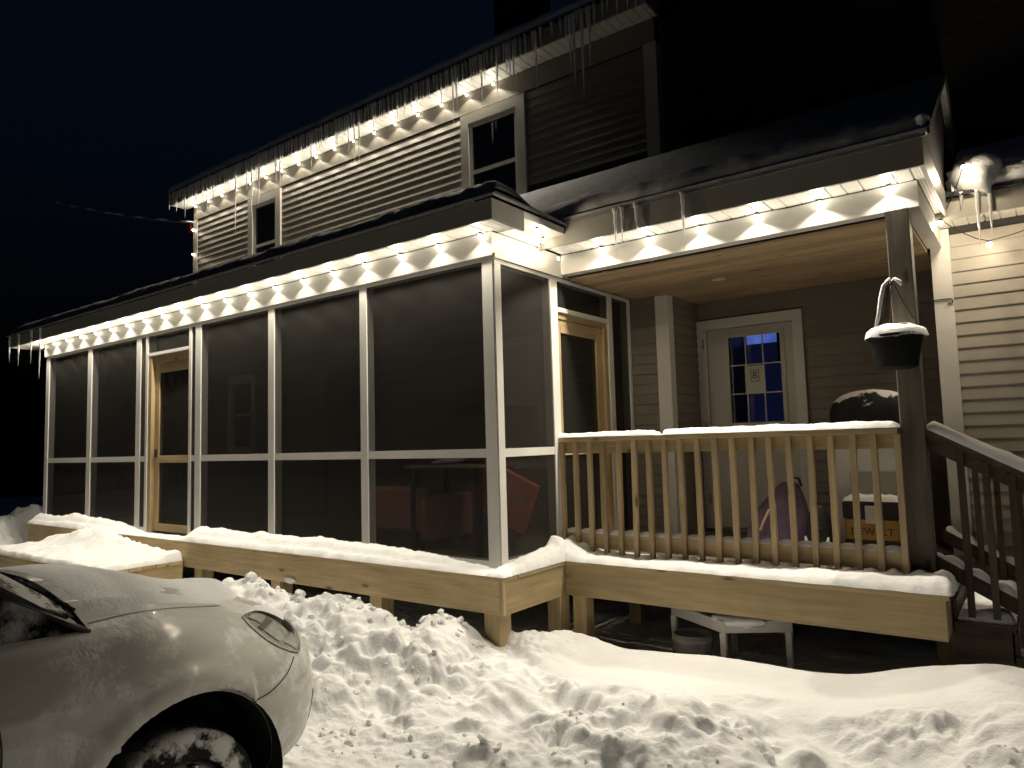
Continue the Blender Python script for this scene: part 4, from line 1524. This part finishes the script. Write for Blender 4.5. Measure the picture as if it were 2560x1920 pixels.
MB().tube([(0, 0, .54), (0, 0, .565), (.012, .02, .585), (.0, .05, .588), (0, .135, .585)], .007, 6).build("hook", BLACKP, pot)
st = MB().tube([(-.100, -.06, .25), (-.080, -.04, .36), (-.064, -.025, .46), (-.045, -.015, .54), (-.008, -.006, .585)], [.013, .011, .014, .012, .009], 8)
st.build("frosted_strap", SNOW, pot, True)
MB().tube([(.018, -.01, .578), (.045, -.005, .555), (.055, 0, .53)], [.009, .013, .008], 8).build("frosted_strap", SNOW, pot, True)

hk = thing("wall_hook", "thin curled plant hook reaching across the white wing corner board", "hook", (2.60, 2.27, 2.03))
MB().tube([(0, 0, .0), (.10, 0, .005), (.18, 0, .006), (.215, 0, .004), (.228, 0, -.012), (.222, 0, -.030), (.205, 0, -.034), (.195, 0, -.024)], .0045, 6).build("arm", BLACKP, hk)
MB().box(-.012, .0, -.02, .02, -.06, .06).build("backplate", BLACKP, hk)

# ------------------------------------------------------------------ things on the open porch
fr = thing("white_cabinet", "white cabinet with recessed grey door behind the right balusters", "cabinet", (2.13, 2.3, .02))
b_ = MB().box(-.27, .33, -.20, .25, 0, .87)
b_.build("carcass", WPLAST, fr, bevel=.008)
MB().box(-.10, .30, -.215, -.203, .06, .66).build("cabinet_door", simple("grey_cabinet_panel", (.30, .295, .27), .5, .3, .06), fr, bevel=.004)
MB().box(.08, .14, -.235, -.217, .33, .35).build("handle", GREYM, fr)
MB().box(-.28, .34, -.21, .26, .872, .90).build("worktop", WPLAST, fr, bevel=.006)

gr = thing("covered_grill", "black tarp-covered grill with snow patches beside the brown post", "grill", (2.22, 2.30, .93))
U, V = np.meshgrid(np.linspace(0, 1, 30), np.linspace(0, 2 * np.pi, 41), indexing='ij')
rx = .34 * np.sin(np.clip(U * 1.25, 0, 1) * np.pi / 2) ** .8; ry = .20 * np.sin(np.clip(U * 1.25, 0, 1) * np.pi / 2) ** .8
zz = .42 * np.cos(np.clip(U, 0, 1) * np.pi / 2) ** .75
fold = .018 * np.cos(V * 9 + U * 3) * U
P = np.dstack([(rx + fold) * np.cos(V) - .05 * (1 - U), (ry + fold) * np.sin(V), zz + .012 * fbm(np.cos(V) * 2, np.sin(V) * 2 + U * 3, 3, 4)])
vs, fs = grid_mesh(P)
m, n, l, o = mat("snow_dusted_tarp")
v = coords(n, l, (1, 1, 1)); f = noise(n, l, v, 7.0, 4, 0.6)
ge = n.new("ShaderNodeNewGeometry"); sz = n.new("ShaderNodeSeparateXYZ"); l.new(ge.outputs["Normal"], sz.inputs[0])
ma = n.new("ShaderNodeMath"); ma.operation = 'MULTIPLY_ADD'; ma.inputs[1].default_value = .55; l.new(sz.outputs["Z"], ma.inputs[0]); l.new(f, ma.inputs[2])
pbr(n, l, o, ramp(n, l, ma.outputs[0], [(0.85, (.014, .015, .016)), (0.91, (.72, .71, .70))]), .7, .2)
np_object("cover", vs, fs, m, gr)
MB().box(-.30, .30, -.16, .16, -.03, .0).build("tray", BLACKP, gr)

bag = thing("purple_bag", "slumped purple bag with a tan strap leaning on the porch behind the balusters", "bag", (1.52, 1.75, .03))
U, V = np.meshgrid(np.linspace(0, 1, 22), np.linspace(0, 2 * np.pi, 33), indexing='ij')
hh = .56 * U
wx = .27 * (1 - U ** 2.2 * .72); wy = .15 * (1 - U ** 2 * .75)
P = np.dstack([wx * np.cos(V) * (1 + .05 * np.cos(V * 5 + U * 4)) + .11 * U ** 1.3, wy * np.sin(V) * (1 + .06 * np.cos(V * 4)), hh + .02 * fbm(np.cos(V) * 2, np.sin(V) * 2 + U * 3, 2, 8)])
cap_ = np.repeat(P[-1:].mean(axis=1, keepdims=True), 33, axis=1)
P = np.concatenate([P, P[-1:] * .5 + cap_ * .5 + np.array([0, 0, .02]), cap_ + np.array([0, 0, .025])], axis=0)
vs, fs = grid_mesh(P)
np_object("sack", vs, fs, PURPLE, bag)
MB().tube([(-.09, -.150, .20), (-.06, -.150, .27), (-.02, -.125, .36), (.01, -.120, .375), (.03, -.125, .34)], .010, 6).build("strap", TAN, bag)
MB().tube([(.14, -.02, .57), (.16, -.03, .62), (.20, -.02, .61), (.21, 0, .55)], .012, 6).build("grab_handle", BLACKP, bag)

bs = thing("black_backpack", "black backpack dusted with snow standing between the purple bag and cabinet", "backpack", (1.86, 1.70, .03))
U, V = np.meshgrid(np.linspace(0, 1, 20), np.linspace(0, 2 * np.pi, 29), indexing='ij')
P = np.dstack([.10 * (1 - U ** 4 * .6) * np.sign(np.cos(V)) * np.abs(np.cos(V)) ** .7, .085 * (1 - U ** 4 * .6) * np.sign(np.sin(V)) * np.abs(np.sin(V)) ** .7, .40 * U])
cp = np.repeat(P[-1:].mean(axis=1, keepdims=True), 29, axis=1) + np.array([0, 0, .015])
P = np.concatenate([P, cp], axis=0)
vs, fs = grid_mesh(P)
np_object("body", vs, fs, BLACKP, bs)
for sx in (-1, 1):
    MB().hexa([(sx * .05 - .03, -.105, .0), (sx * .05 + .03, -.105, .0), (sx * .05 + .03, -.085, .0), (sx * .05 - .03, -.085, .0)],
              [(sx * .085 - .006, -.098, .17), (sx * .085 + .006, -.098, .17), (sx * .085 + .006, -.086, .17), (sx * .085 - .006, -.086, .17)]).build("snow_patch", SNOW, bs)
for dx, dz in ((-.03, .26), (.035, .235)):
    MB().lathe([(.0, .01), (.010, .006), (.012, 0), (.0, -.004)], (dx, -.092, dz), 10).build("buckle", CHROME, bs)

tc_ = thing("tool_case", "yellow and black tool case with snow on its lid beside the brown post", "tool case", (2.18, 1.95, .10))
MB().box(-.16, .22, -.12, .12, .06, .225).build("case_body", YELLOW, tc_, bevel=.012)
MB().box(-.165, .225, -.125, .125, -.118, .058).build("case_foot", BLACKP, tc_, bevel=.008)
MB().box(-.17, .23, -.13, .13, .227, .36).build("case_lid", BLACKP, tc_, bevel=.014)
MB().box(-.005, .095, -.146, -.131, .19, .33).build("latch_plate", WPLAST, tc_, bevel=.008)
lt = text_mesh("lettering", "DEWALT", .075, INK)
lt.rotation_euler = (math.pi / 2, 0, 0); lt.location = (.035, -.1225, .128); lt.parent = tc_
sx_ = snow_sheet("snow_cap", -.165, .225, -.125, .125, lambda X, Y: .035 + .02 * fbm(X * 9, Y * 9, 3, 5), .361, None, .012, tc_, .03)

REDCLOTH = simple("dusky_red_cloth", (.50, .22, .18), .9, .15, .15, 7, .2)
# things inside the screened porch
rp = thing("red_board", "tilted red board with pale worn lettering leaning behind the corner screen", "sign board", (-.40, .60, .06))
MB().box(-.30, .30, -.03, .03, .0, .44).build("panel", REDP, rp, bevel=.01)
lt = text_mesh("lettering", "NY", .17, simple("worn_pale_paint", (.42, .30, .27), .8, .2, .2, 20))
lt.rotation_euler = (math.pi / 2, 0, 0); lt.location = (.14, -.0325, .25); lt.parent = rp
rp.rotation_euler = (0, .40, 0); rp.location = (-.50, .60, .34)
wc = thing("white_cushion", "small white cushion lying behind the screen near the corner post", "cushion", (-1.04, .58, .84))
U, V = np.meshgrid(np.linspace(0, np.pi, 12), np.linspace(0, 2 * np.pi, 21), indexing='ij')
P = np.dstack([.19 * np.sin(U) * np.cos(V), .10 * np.sin(U) * np.sin(V), .030 * np.cos(U) + .02 * np.sin(U) * np.cos(V)])
vs, fs = grid_mesh(P)
np_object("cushion", vs, fs, WPLAST, wc)
tb_ = thing("patio_table", "dark patio table standing inside the screened porch behind the corner screen", "table", (-1.0, .75, .02))
MB().box(-.48, .42, -.28, .30, .76, .79).build("tabletop", CARD, tb_, bevel=.004)
for a in (-.42, .36):
    for c in (-.22, .24):
        MB().box(a - .025, a + .025, c - .025, c + .025, 0, .758).build("leg", BLACKP, tb_)
cb = thing("red_armchair", "dusky red armchair standing back to the screen left of the corner panel", "armchair", (-1.68, .62, .02))
MB().box(-.31, .31, -.10, .06, .16, .58).build("backrest", REDCLOTH, cb, bevel=.035)
MB().box(-.30, .30, .065, .60, .16, .36).build("seat", REDCLOTH, cb, bevel=.03)
for a in (-.40, .31):
    MB().box(a, a + .09, -.08, .60, .08, .50).build("armrest", REDCLOTH, cb, bevel=.03)
for a in (-.36, .30):
    for c in (-.04, .52):
        MB().box(a, a + .05, c, c + .05, 0, .078).build("leg", BLACKP, cb)

# things under the deck
tt = thing("small_table", "small white plastic table topped with snow half under the deck rim", "table", (1.42, .86, -.62), rz=0.0)
PT = {"c": (1.395, .74), "l": (1.02, 1.12), "r": (1.76, 1.02)}


def b_table():
    zt = -.325
    c = Vector((1.385, .78)); le = Vector((.83, 1.12)); ri = Vector((1.80, 1.06)); ba = le + ri - c
    q = [c, ri, ba, le]
    MB().hexa([(p.x, p.y, zt - .018) for p in q], [(p.x, p.y, zt) for p in q]).build("tabletop", WPLAST)
    ctr = (c + ba) / 2
    for i in range(4):
        a, b2 = q[i], q[(i + 1) % 4]
        ai = a + (ctr - a) * .02; bi = b2 + (ctr - b2) * .02
        an = a + (ctr - a) * .08; bn = b2 + (ctr - b2) * .08
        MB().hexa([(ai.x, ai.y, zt - .085), (bi.x, bi.y, zt - .085), (bn.x, bn.y, zt - .085), (an.x, an.y, zt - .085)],
                  [(ai.x, ai.y, zt - .019), (bi.x, bi.y, zt - .019), (bn.x, bn.y, zt - .019), (an.x, an.y, zt - .019)]).build("apron", WPLAST)
    for p in q:
        d = (ctr - p).normalized() * .035
        x, y = p.x + d.x, p.y + d.y
        MB().hexa([(x - .016, y - .016, -.80), (x + .016, y - .016, -.80), (x + .016, y + .016, -.80), (x - .016, y + .016, -.80)],
                  [(x - .022, y - .022, zt - .086), (x + .022, y - .022, zt - .086), (x + .022, y + .022, zt - .086), (x - .022, y + .022, zt - .086)]).build("leg", WPLAST)


group_into(tt, b_table)
snow_lump("snow", "cap of snow on the near corner of the small white table", (1.46, .89, -.325), .14, 47, (1.25, .75, .38), "stuff", "snow")
snow_lump("snow", "snow clump on the back edge of the small white table", (1.13, 1.04, -.30), .055, 52, (1.1, .8, .9), "stuff", "snow")
bk = thing("plastic_bucket", "white plastic bucket standing in shade under the deck beside the table", "bucket", (1.04, 1.05, -.835))
MB().lathe([(.0, 0), (.115, 0), (.12, .01), (.142, .27), (.150, .272), (.150, .30), (.143, .302), (.143, .325), (.136, .325), (.135, .28), (.112, .012), (.0, .012)], seg=28).build("pail", WPLAST, bk, True)
MB().tube([(-.148, 0, .29), (-.15, -.05, .22), (-.09, -.14, .17), (0, -.165, .155), (.09, -.14, .17), (.15, -.05, .22), (.148, 0, .29)], .004, 6).build("bail", GREYM, bk)

# service cable to the far corner of the house
cb2 = thing("service_cable", "icy overhead cable sagging to the far left corner of the house", "cable", (-8.47, 2.25, 5.03))


def b_cable():
    P0 = Vector((-8.47, 2.26, 5.03)); P1 = Vector((-26.0, 2.3, 11.6))
    pts = []
    for i in range(41):
        t = i / 40
        p = P0.lerp(P1, t); p.z -= 1.0 * 4 * t * (1 - t) * .55
        pts.append(p)
    MB().tube(pts, .016, 6).build("cable", GREYM)
    rr = random.Random(8)
    for k in range(8):
        t0 = .02 + k * .045
        sub = [p + Vector((0, 0, .012)) for p in pts[int(t0 * 40):int(t0 * 40) + 2]]
        if len(sub) == 2:
            MB().tube([sub[0], sub[0].lerp(sub[1], .5), sub[1]], [.012, .022, .012], 6).build("frost", SNOW)
    MB().box(-8.66, -8.53, 2.24, 2.30, 4.90, 5.03).build("insulator", BRUSH)


group_into(cb2, b_cable)


# dark far-off wood closing the view at the left, past the lane
wd = MB()
rw = random.Random(21)
for k in range(420):
    an = rw.uniform(math.radians(100), math.radians(262)); d = rw.uniform(26, 48)
    x, y = math.sin(-an) * 0 + -d * abs(math.sin(an)) - 8, d * math.cos(an) * -1
    h = rw.uniform(4, 8); r = rw.uniform(1.0, 1.9)
    wd.lathe([(r, -.8), (r * .8, h * .25), (r * .95, h * .27), (r * .5, h * .6), (r * .62, h * .62), (.05, h)], (x, y, -.7), 7)
o = wd.build("far_wood", simple("black_spruce_wood", (.02, .024, .018), .9, .1, .4))
tag(o, "dark far-off wood beyond the snowy lane", "wood", kind="stuff")


# ------------------------------------------------------------------ parked car, nose towards the porch
CX, CY, CZ = -.30, -1.80, -.70          # centre line, nose, ground
car = thing("parked_car", "snow-dusted white car parked nose towards the porch at lower left", "car", (CX, CY - 2.2, CZ))
# plan contour (half width t, distance back d); u = 0 nose centre .. 1 tail centre
CT = np.array([(0, 0), (.22, .012), (.40, .05), (.55, .115), (.665, .21), (.75, .33), (.81, .47), (.855, .64), (.885, .84), (.90, 1.05), (.905, 1.4), (.905, 1.9), (.905, 2.5), (.90, 3.2), (.885, 3.9), (.82, 4.35), (.60, 4.55), (.3, 4.6), (0, 4.61)])
_d = np.concatenate([[0], np.cumsum(np.hypot(*np.diff(CT, axis=0).T))])
# levels: height on the side / at the nose, inset on the side / at the nose
LV = np.array([(.27, .22, .05, .16), (.34, .30, .012, .05), (.46, .42, .0, .01), (.58, .54, .0, .0), (.70, .64, .006, .012), (.80, .73, .0, .045), (.885, .80, .010, .10), (.955, .865, .030, .17), (1.015, .915, .065, .25), (1.05, .945, .115, .33)])


def catmull(A, x):
    """A: control rows at integer parameters."""
    A = np.asarray(A, float); x = np.clip(np.asarray(x, float), 0, len(A) - 1 - 1e-9)
    i = np.floor(x).astype(int); t = (x - i)[..., None]
    g = lambda k: A[np.clip(k, 0, len(A) - 1)]
    p0, p1, p2, p3 = g(i - 1), g(i), g(i + 1), g(i + 2)
    return .5 * ((2 * p1) + (-p0 + p2) * t + (2 * p0 - 5 * p1 + 4 * p2 - p3) * t ** 2 + (-p0 + 3 * p1 - 3 * p2 + p3) * t ** 3)


def shell(S, V):
    """S: arc length along the plan contour, V: 0..1 up the side. Returns world points (right half)."""
    S = np.asarray(S, float); V = np.asarray(V, float)
    par = np.interp(S, _d, np.arange(len(_d)))
    c = catmull(CT, par); e = .004
    c1 = catmull(CT, np.clip(par + e, 0, len(CT) - 1.0001)); c0 = catmull(CT, np.clip(par - e, 0, len(CT) - 1.0001))
    tg = c1 - c0; tg /= np.maximum(np.linalg.norm(tg, axis=-1, keepdims=True), 1e-9)
    nrm = np.stack([-tg[..., 1], tg[..., 0]], -1)      # points inward
    nrm = -nrm
    inward = np.stack([-c[..., 0] * 0 - 1 + 0 * c[..., 0], np.zeros_like(S)], -1)
    nr = np.stack([tg[..., 1], -tg[..., 0]], -1)       # outward normal for a contour running nose -> side
    lv = catmull(LV, V * (len(LV) - 1))
    k = sstep(.35, 1.15, c[..., 1])                   # 0 nose .. 1 side
    rise = .045 * sstep(.9, 2.2, c[..., 1]) * V
    z = lv[..., 0] * k + lv[..., 1] * (1 - k) + rise
    ins = lv[..., 2] * k + lv[..., 3] * (1 - k)
    q = c - nr * ins[..., None]
    q[..., 0] = np.maximum(q[..., 0], 0)
    # waist crease and flared arches
    wy = q[..., 1] - .95
    flare = .018 * np.exp(-((np.hypot(wy, z - .33) - .455) / .05) ** 2) * (k > .3)
    crease = .008 * np.exp(-((z - .83 - .03 * (q[..., 1] - 1)) / .03) ** 2) * sstep(.5, 1.0, c[..., 1])
    q = q + nr * (flare + crease)[..., None]
    return np.stack([CX + q[..., 0], CY - q[..., 1], CZ + z], -1)


S_END = _d[-1]
WC, WR, AR = .95, .335, .42            # front wheel centre (back from nose), radius, arch radius
WC2 = 3.65


def mirror(P):
    M = P.copy(); M[..., 0] = 2 * CX - M[..., 0]
    return M


def side_shell():
    s = np.concatenate([np.linspace(0, 1.7, 115), np.linspace(1.715, S_END, 170)])
    v = np.linspace(0, 1, 64)
    SS, VV = np.meshgrid(s, v, indexing='ij')
    P = shell(SS, VV)
    nu, nv = P.shape[:2]
    for ctr in (WC, WC2):
        cy, cz = CY - ctr, CZ + .33
        dy = P[..., 1] - cy; dz = P[..., 2] - cz
        r = np.hypot(dy, dz)
        on_side = (P[..., 0] > CX + .6)
        near = on_side & (np.abs(r - AR) < .013)
        # pull near-boundary vertices onto the circle
        k = np.where(near, AR / np.maximum(r, 1e-6), 1)
        P[..., 1] = np.where(near, cy + dy * k, P[..., 1]); P[..., 2] = np.where(near, cz + dz * k, P[..., 2])
    keep = np.ones((nu - 1, nv - 1), bool)
    C = (P[:-1, :-1] + P[1:, :-1] + P[1:, 1:] + P[:-1, 1:]) / 4
    for ctr in (WC, WC2):
        r = np.hypot(C[..., 1] - (CY - ctr), C[..., 2] - (CZ + .33))
        keep &= ~((r < AR - .002) & (C[..., 0] > CX + .6))
    idx = np.arange(nu * nv).reshape(nu, nv)
    q = np.stack([idx[:-1, :-1], idx[1:, :-1], idx[1:, 1:], idx[:-1, 1:]], -1)[keep]
    vs = P.reshape(-1, 3)
    vsm = mirror(P).reshape(-1, 3)
    return np.concatenate([vs, vsm]), np.concatenate([q, q[:, ::-1] + len(vs)])


HOOD_S0 = 0.0
HOOD_D1 = 1.28


def hood(Sv, K):
    """From the shoulder (K = 0) to the centre line (K = 1)."""
    p = shell(Sv, np.ones_like(Sv))
    d = CY - p[..., 1]
    t = p[..., 0] - CX
    tt_ = t * (1 - K)
    dd = d - .02 * K * 0
    crown = (.060 + .075 * sstep(.2, 1.1, d)) * (1 - (1 - K) ** 2.4)
    crease = .012 * np.exp(-((K - .22) / .06) ** 2) * sstep(.4, .8, d)
    return np.stack([CX + tt_, CY - dd, p[..., 2] + crown + crease], -1)


s_h = np.interp(HOOD_D1, [CY - shell(np.array([x]), np.array([1.0]))[0, 1] for x in np.linspace(0, 3, 200)], np.linspace(0, 3, 200))


def car_piece(name, P, m, mir=False, smooth=True):
    vs, fs = grid_mesh(P)
    if mir:
        vm, fm = grid_mesh(mirror(P)[:, ::-1])
        o_ = len(vs)
        vs = np.concatenate([vs, vm]); fs = fs + [tuple(i + o_ for i in f) for f in fm]
    return np_object(name, vs, fs, m, None, smooth)


def offset_patch(P, amt):
    du = np.gradient(P, axis=0); dv = np.gradient(P, axis=1)
    n_ = np.cross(du, dv); n_ /= np.maximum(np.linalg.norm(n_, axis=-1, keepdims=True), 1e-9)
    ctr = np.array([CX, CY - 2.0, CZ + .5])
    sg = np.sign(((P - ctr) * n_).sum(-1, keepdims=True)); sg[sg == 0] = 1
    return P + n_ * sg * amt


def seam(pts_sv, w=.006, fun=shell, mir=True, name="panel_seam"):
    pts = np.array(pts_sv, float)
    x = np.linspace(0, len(pts) - 1, 14 * (len(pts) - 1))
    c = catmull(pts, x)
    P = fun(c[:, 0], c[:, 1])
    t = np.gradient(P, axis=0); t /= np.maximum(np.linalg.norm(t, axis=-1, keepdims=True), 1e-9)
    # surface normal by sampling
    e = .004
    a = fun(c[:, 0] + e, c[:, 1]) - fun(c[:, 0] - e, c[:, 1]); b = fun(c[:, 0], np.clip(c[:, 1] + e, 0, 1)) - fun(c[:, 0], np.clip(c[:, 1] - e, 0, 1))
    nn = np.cross(a, b); nn /= np.maximum(np.linalg.norm(nn, axis=-1, keepdims=True), 1e-9)
    ctr = np.array([CX, CY - 2.0, CZ + .45])
    nn *= np.sign(((P - ctr) * nn).sum(-1, keepdims=True))
    sd = np.cross(nn, t)
    Q = np.stack([P - sd * w / 2 + nn * .0016, P + sd * w / 2 + nn * .0016], 1)
    if mir:
        car_piece(name, mirror(Q), BLACKP, False, False)
    return car_piece(name, Q, BLACKP, False, False)


PALEREF = simple("pale_reflector", (.72, .70, .64), .25, .6, .25, 20)
BEZEL = simple("smoked_headlight_bezel", (.50, .48, .43), .35, .5, .3, 18)
DUSK = simple("dark_maroon_projector", (.06, .035, .03), .3, .5, .2)
AMBER = simple("clear_indicator_lens", (.30, .26, .20), .2, .5, .1)


def b_car():
    vs, q = side_shell()
    np_object("body", vs, q, PAINT)
    # hood
    a = np.concatenate([np.linspace(0.001, .9, 50), np.linspace(.92, s_h, 60)]); k = np.linspace(0, 1, 40)
    A_, K_ = np.meshgrid(a, k, indexing='ij')
    # windscreen base sweeps forward towards the centre
    Pm = hood(A_, K_)
    car_piece("bonnet", Pm, PAINT, True)
    seam([(1.02, .10), (1.25, .09), (1.5, .08), (1.7, .07), (s_h - .01, .05)], .006, hood)
    # frozen snow layer on the bonnet
    ks = np.linspace(.13, 1, 60); a2 = np.concatenate([np.linspace(.16, .9, 50), np.linspace(.92, s_h - .03, 50)])
    A2, K2 = np.meshgrid(a2, ks, indexing='ij')
    Ps = hood(A2, K2)
    e = np.minimum(np.clip((K2 - .13) / .06, 0, 1), np.clip(np.minimum(A2 - .16, s_h - .03 - A2) / .06, 0, 1))
    hole = np.clip((fbm(Ps[..., 0] * 3.1, Ps[..., 1] * 3.3, 4, 203) + .55) / .10, 0, 1)
    dep = (.009 + .003 * fbm(Ps[..., 0] * 6, Ps[..., 1] * 6, 3, 205)) * np.sqrt(e) * hole - .003
    Ps[..., 2] += dep
    car_piece("bonnet_snow", Ps, SNOW, True)
    # windscreen, pillars, cabin
    base = []
    for t in np.linspace(0, 1, 25):
        kk = t
        p = hood(np.array([s_h]), np.array([kk]))[0]
        p[1] -= .10 * kk ** 1.5; p[2] += -.01
        base.append(p)
    base = np.array(base)
    top = np.stack([CX + (base[:, 0] - CX) * .78, np.full(25, CY - 2.15) + .10 * np.linspace(0, 1, 25), np.full(25, CZ + 1.60) + .05 * np.linspace(0, 1, 25) ** .6], -1)
    T = np.linspace(0, 1, 24)[:, None, None]
    W = base[None] * (1 - T) + top[None] * T + np.array([0, 0, .05]) * np.sin(np.pi * T)
    car_piece("windscreen", W, WIND, True)
    # scuttle panel between bonnet and glass
    hb = np.array([hood(np.array([s_h]), np.array([kk]))[0] for kk in np.linspace(0, 1, 25)])
    Q = np.stack([hb + np.array([0, 0, -.004]), (hb + base) / 2 + np.array([0, 0, -.012]), base + np.array([0, .004, .004])], 0)
    car_piece("scuttle", Q, WIND, True)
    # roof and glasshouse
    yb = np.linspace(CY - HOOD_D1, CY - 4.45, 30)
    sh = shell(np.interp(CY - yb, [CY - p for p in shell(np.linspace(0, S_END * .93, 300), np.ones(300))[:, 1]], np.linspace(0, S_END * .93, 300)), np.ones(30))
    roof_y = np.interp(yb, [CY - 4.45, CY - HOOD_D1], [CY - 4.15, CY - 2.15])
    rtp = np.stack([CX + (sh[:, 0] - CX) * .80, roof_y, np.full(30, CZ + 1.58)], -1)
    side = np.stack([sh * (1 - t) + rtp * t + np.array([.02, 0, 0]) * math.sin(math.pi * t) for t in np.linspace(0, 1, 12)], 1)
    car_piece("side_glass", side, WIND, True)
    rc = np.stack([rtp * (1 - t) + np.stack([np.full(30, CX), roof_y, np.full(30, CZ + 1.66)], -1) * t + np.array([0, 0, .03]) * math.sin(math.pi * t) for t in np.linspace(0, 1, 10)], 1)
    car_piece("roof", rc, PAINT, True)
    car_piece("roof_snow", rc + np.array([0, 0, .022]) + .010 * fbm(rc[..., 0:1] * 4, rc[..., 1:2] * 4, 3, 9) * np.array([0, 0, 1]), SNOW, True)
    pil = np.stack([base[0] * (1 - t) + top[0] * t for t in np.linspace(0, 1, 12)])
    MB().tube([tuple(p) for p in pil], .013, 8).build("windscreen_pillar", BLACKP, None, True)
    pil2 = mirror(pil)
    MB().tube([tuple(p) for p in pil2], .020, 8).build("windscreen_pillar", BLACKP, None, True)
    # rear closing panel
    rb = np.stack([sh[-1:] * (1 - t) + rtp[-1:] * t for t in np.linspace(0, 1, 10)], 1)
    rbm = mirror(rb)
    car_piece("tailgate", np.stack([rb[0], rbm[0]], 0), GLASS)
    # headlights: wrapped lens patches on the shell
    n1, n2 = 30, 14
    Ac = catmull(np.array([(.80, .545), (.86, .57), (.95, .65), (1.0, .74), (1.01, .82), (.985, .885)]), np.linspace(0, 5, n1))
    Bc = catmull(np.array([(.795, .55), (.66, .62), (.57, .70), (.56, .80), (.72, .91), (.98, .89)]), np.linspace(0, 5, n1))
    tt2 = np.linspace(0, 1, n2)[None, :, None]
    G_ = Ac[:, None] * (1 - tt2) + Bc[:, None] * tt2
    L = offset_patch(shell(G_[..., 0], G_[..., 1]), .005)
    def lens_part(name, u0, u1, w0, w1, off, m, parent, mir):
        i = np.linspace(u0, u1, 9) * 5; j = np.linspace(w0, w1, 7)[None, :, None]
        A1 = np.stack([np.interp(i, np.linspace(0, 5, n1), Ac[:, k]) for k in (0, 1)], -1); B1 = np.stack([np.interp(i, np.linspace(0, 5, n1), Bc[:, k]) for k in (0, 1)], -1)
        g = A1[:, None] * (1 - j) + B1[:, None] * j
        P = offset_patch(shell(g[..., 0], g[..., 1]), off)
        vs, fs = grid_mesh(mirror(P)[:, ::-1] if mir else P)
        return np_object(name, vs, fs, m, parent, True)
    for mir in (False, True):
        h = lens_part("headlight", 0.0, 1.0, 0.0, 1.0, .003, BEZEL, None, mir)
        lens_part("reflector", .16, .36, .18, .82, .007, PALEREF, h, mir)
        lens_part("reflector", .40, .60, .12, .50, .007, PALEREF, h, mir)
        lens_part("projector", .30, .52, .58, .88, .007, DUSK, h, mir)
        lens_part("reflector", .70, .88, .25, .80, .007, PALEREF, h, mir)
        lens_part("indicator", .62, .69, .10, .50, .0075, AMBER, h, mir)
        lens_part("snow_patch", .52, .99, .62, 1.0, .019, SNOW, h, mir)
        lens_part("lens", 0.0, 1.0, 0.0, 1.0, .013, CLEAR, h, mir)
    seam(np.concatenate([Ac[::4], Bc[::-4]]), .009, name="headlight_trim")
    # grille and lower intake on the nose
    g0, g1 = np.meshgrid(np.linspace(0, .40, 12), np.linspace(.50, .72, 8), indexing='ij')
    car_piece("grille", offset_patch(shell(g0, g1), .004), BLACKP, True)
    g0, g1 = np.meshgrid(np.linspace(0, .62, 14), np.linspace(.10, .28, 6), indexing='ij')
    car_piece("lower_intake", offset_patch(shell(g0, g1), .004), BLACKP, True)
    # seams: bumper to wing, door edges
    seam([(.86, .54), (.975, .475), (1.1, .43), (1.22, .41)], .006)
    seam([(2.26, .97), (2.19, .70), (2.15, .50), (2.16, .30), (2.18, .06)], .007)
    seam([(3.00, .99), (3.00, .55), (3.0, .06)], .008)
    # wheels
    for ctr in (WC, WC2):
        for sg in (1, -1):
            wx = CX + sg * .735; wy = CY - ctr; wz = CZ + .262
            w = MB().lathe([(.225, -.105), (.30, -.108), (.328, -.09), (.336, -.05), (.336, .05), (.328, .09), (.30, .108), (.225, .105)], seg=40, axis='x')
            wo = w.build("wheel", TYRE, None, True)
            wo.location = (wx, wy, wz)
            r_ = MB().lathe([(.226, -.09), (.226, .06), (.19, .075), (.06, .06), (.0, .055)], seg=30, axis='x')
            for j in range(5):
                an = j * 2 * math.pi / 5
                ca, sa = math.cos(an), math.sin(an)
                r_.tube([(.070, .05 * ca, .05 * sa), (.085, .20 * ca, .20 * sa)], [.03, .02], 6)
            ro = r_.build("rim", GREYM, wo, True)
            if sg < 0:
                ro.rotation_euler = (0, 0, math.pi)
            # dark liner above the wheel
            an = np.linspace(-.42, math.pi + .42, 26); xx = np.linspace(sg * .50, sg * .885, 5)
            AN, XX = np.meshgrid(an, xx, indexing='ij')
            P = np.stack([CX + XX, CY - ctr + (AR + .004) * np.cos(AN), CZ + .33 + (AR + .004) * np.sin(AN)], -1)
            car_piece("wheel_liner", P, RUBBER)
            P = np.stack([np.full((26, 2), CX + sg * .50), np.stack([CY - ctr + (AR + .004) * np.cos(an), np.full(26, CY - ctr)], 1), np.stack([CZ + .33 + (AR + .004) * np.sin(an), np.full(26, CZ + .1)], 1)], -1)
            car_piece("wheel_liner", P, RUBBER)
    MB().box(CX - .72, CX + .60, CY - 4.2, CY - .75, CZ + .20, CZ + .28).build("underbody", BLACKP)
    # ragged lower lip of the bumper with ice drips
    for j in range(5):
        p = shell(np.array([.98 + .05 * j]), np.array([.0]))[0]
        MB().tube([p + np.array([-.01, 0, .02]), p + np.array([-.01, 0, -.02 - .012 * (j % 3)])], [.010, .002], 6).build("ice_drip", ICE)
    # wiper
    MB().tube([tuple(base[3] + np.array([-.02, .0, .03])), tuple(base[12] + np.array([0, -.10, .08])), tuple(base[20] + np.array([0, -.08, .07]))], .008, 6).build("wiper", BLACKP)


group_into(car, b_car)
tag_done = True
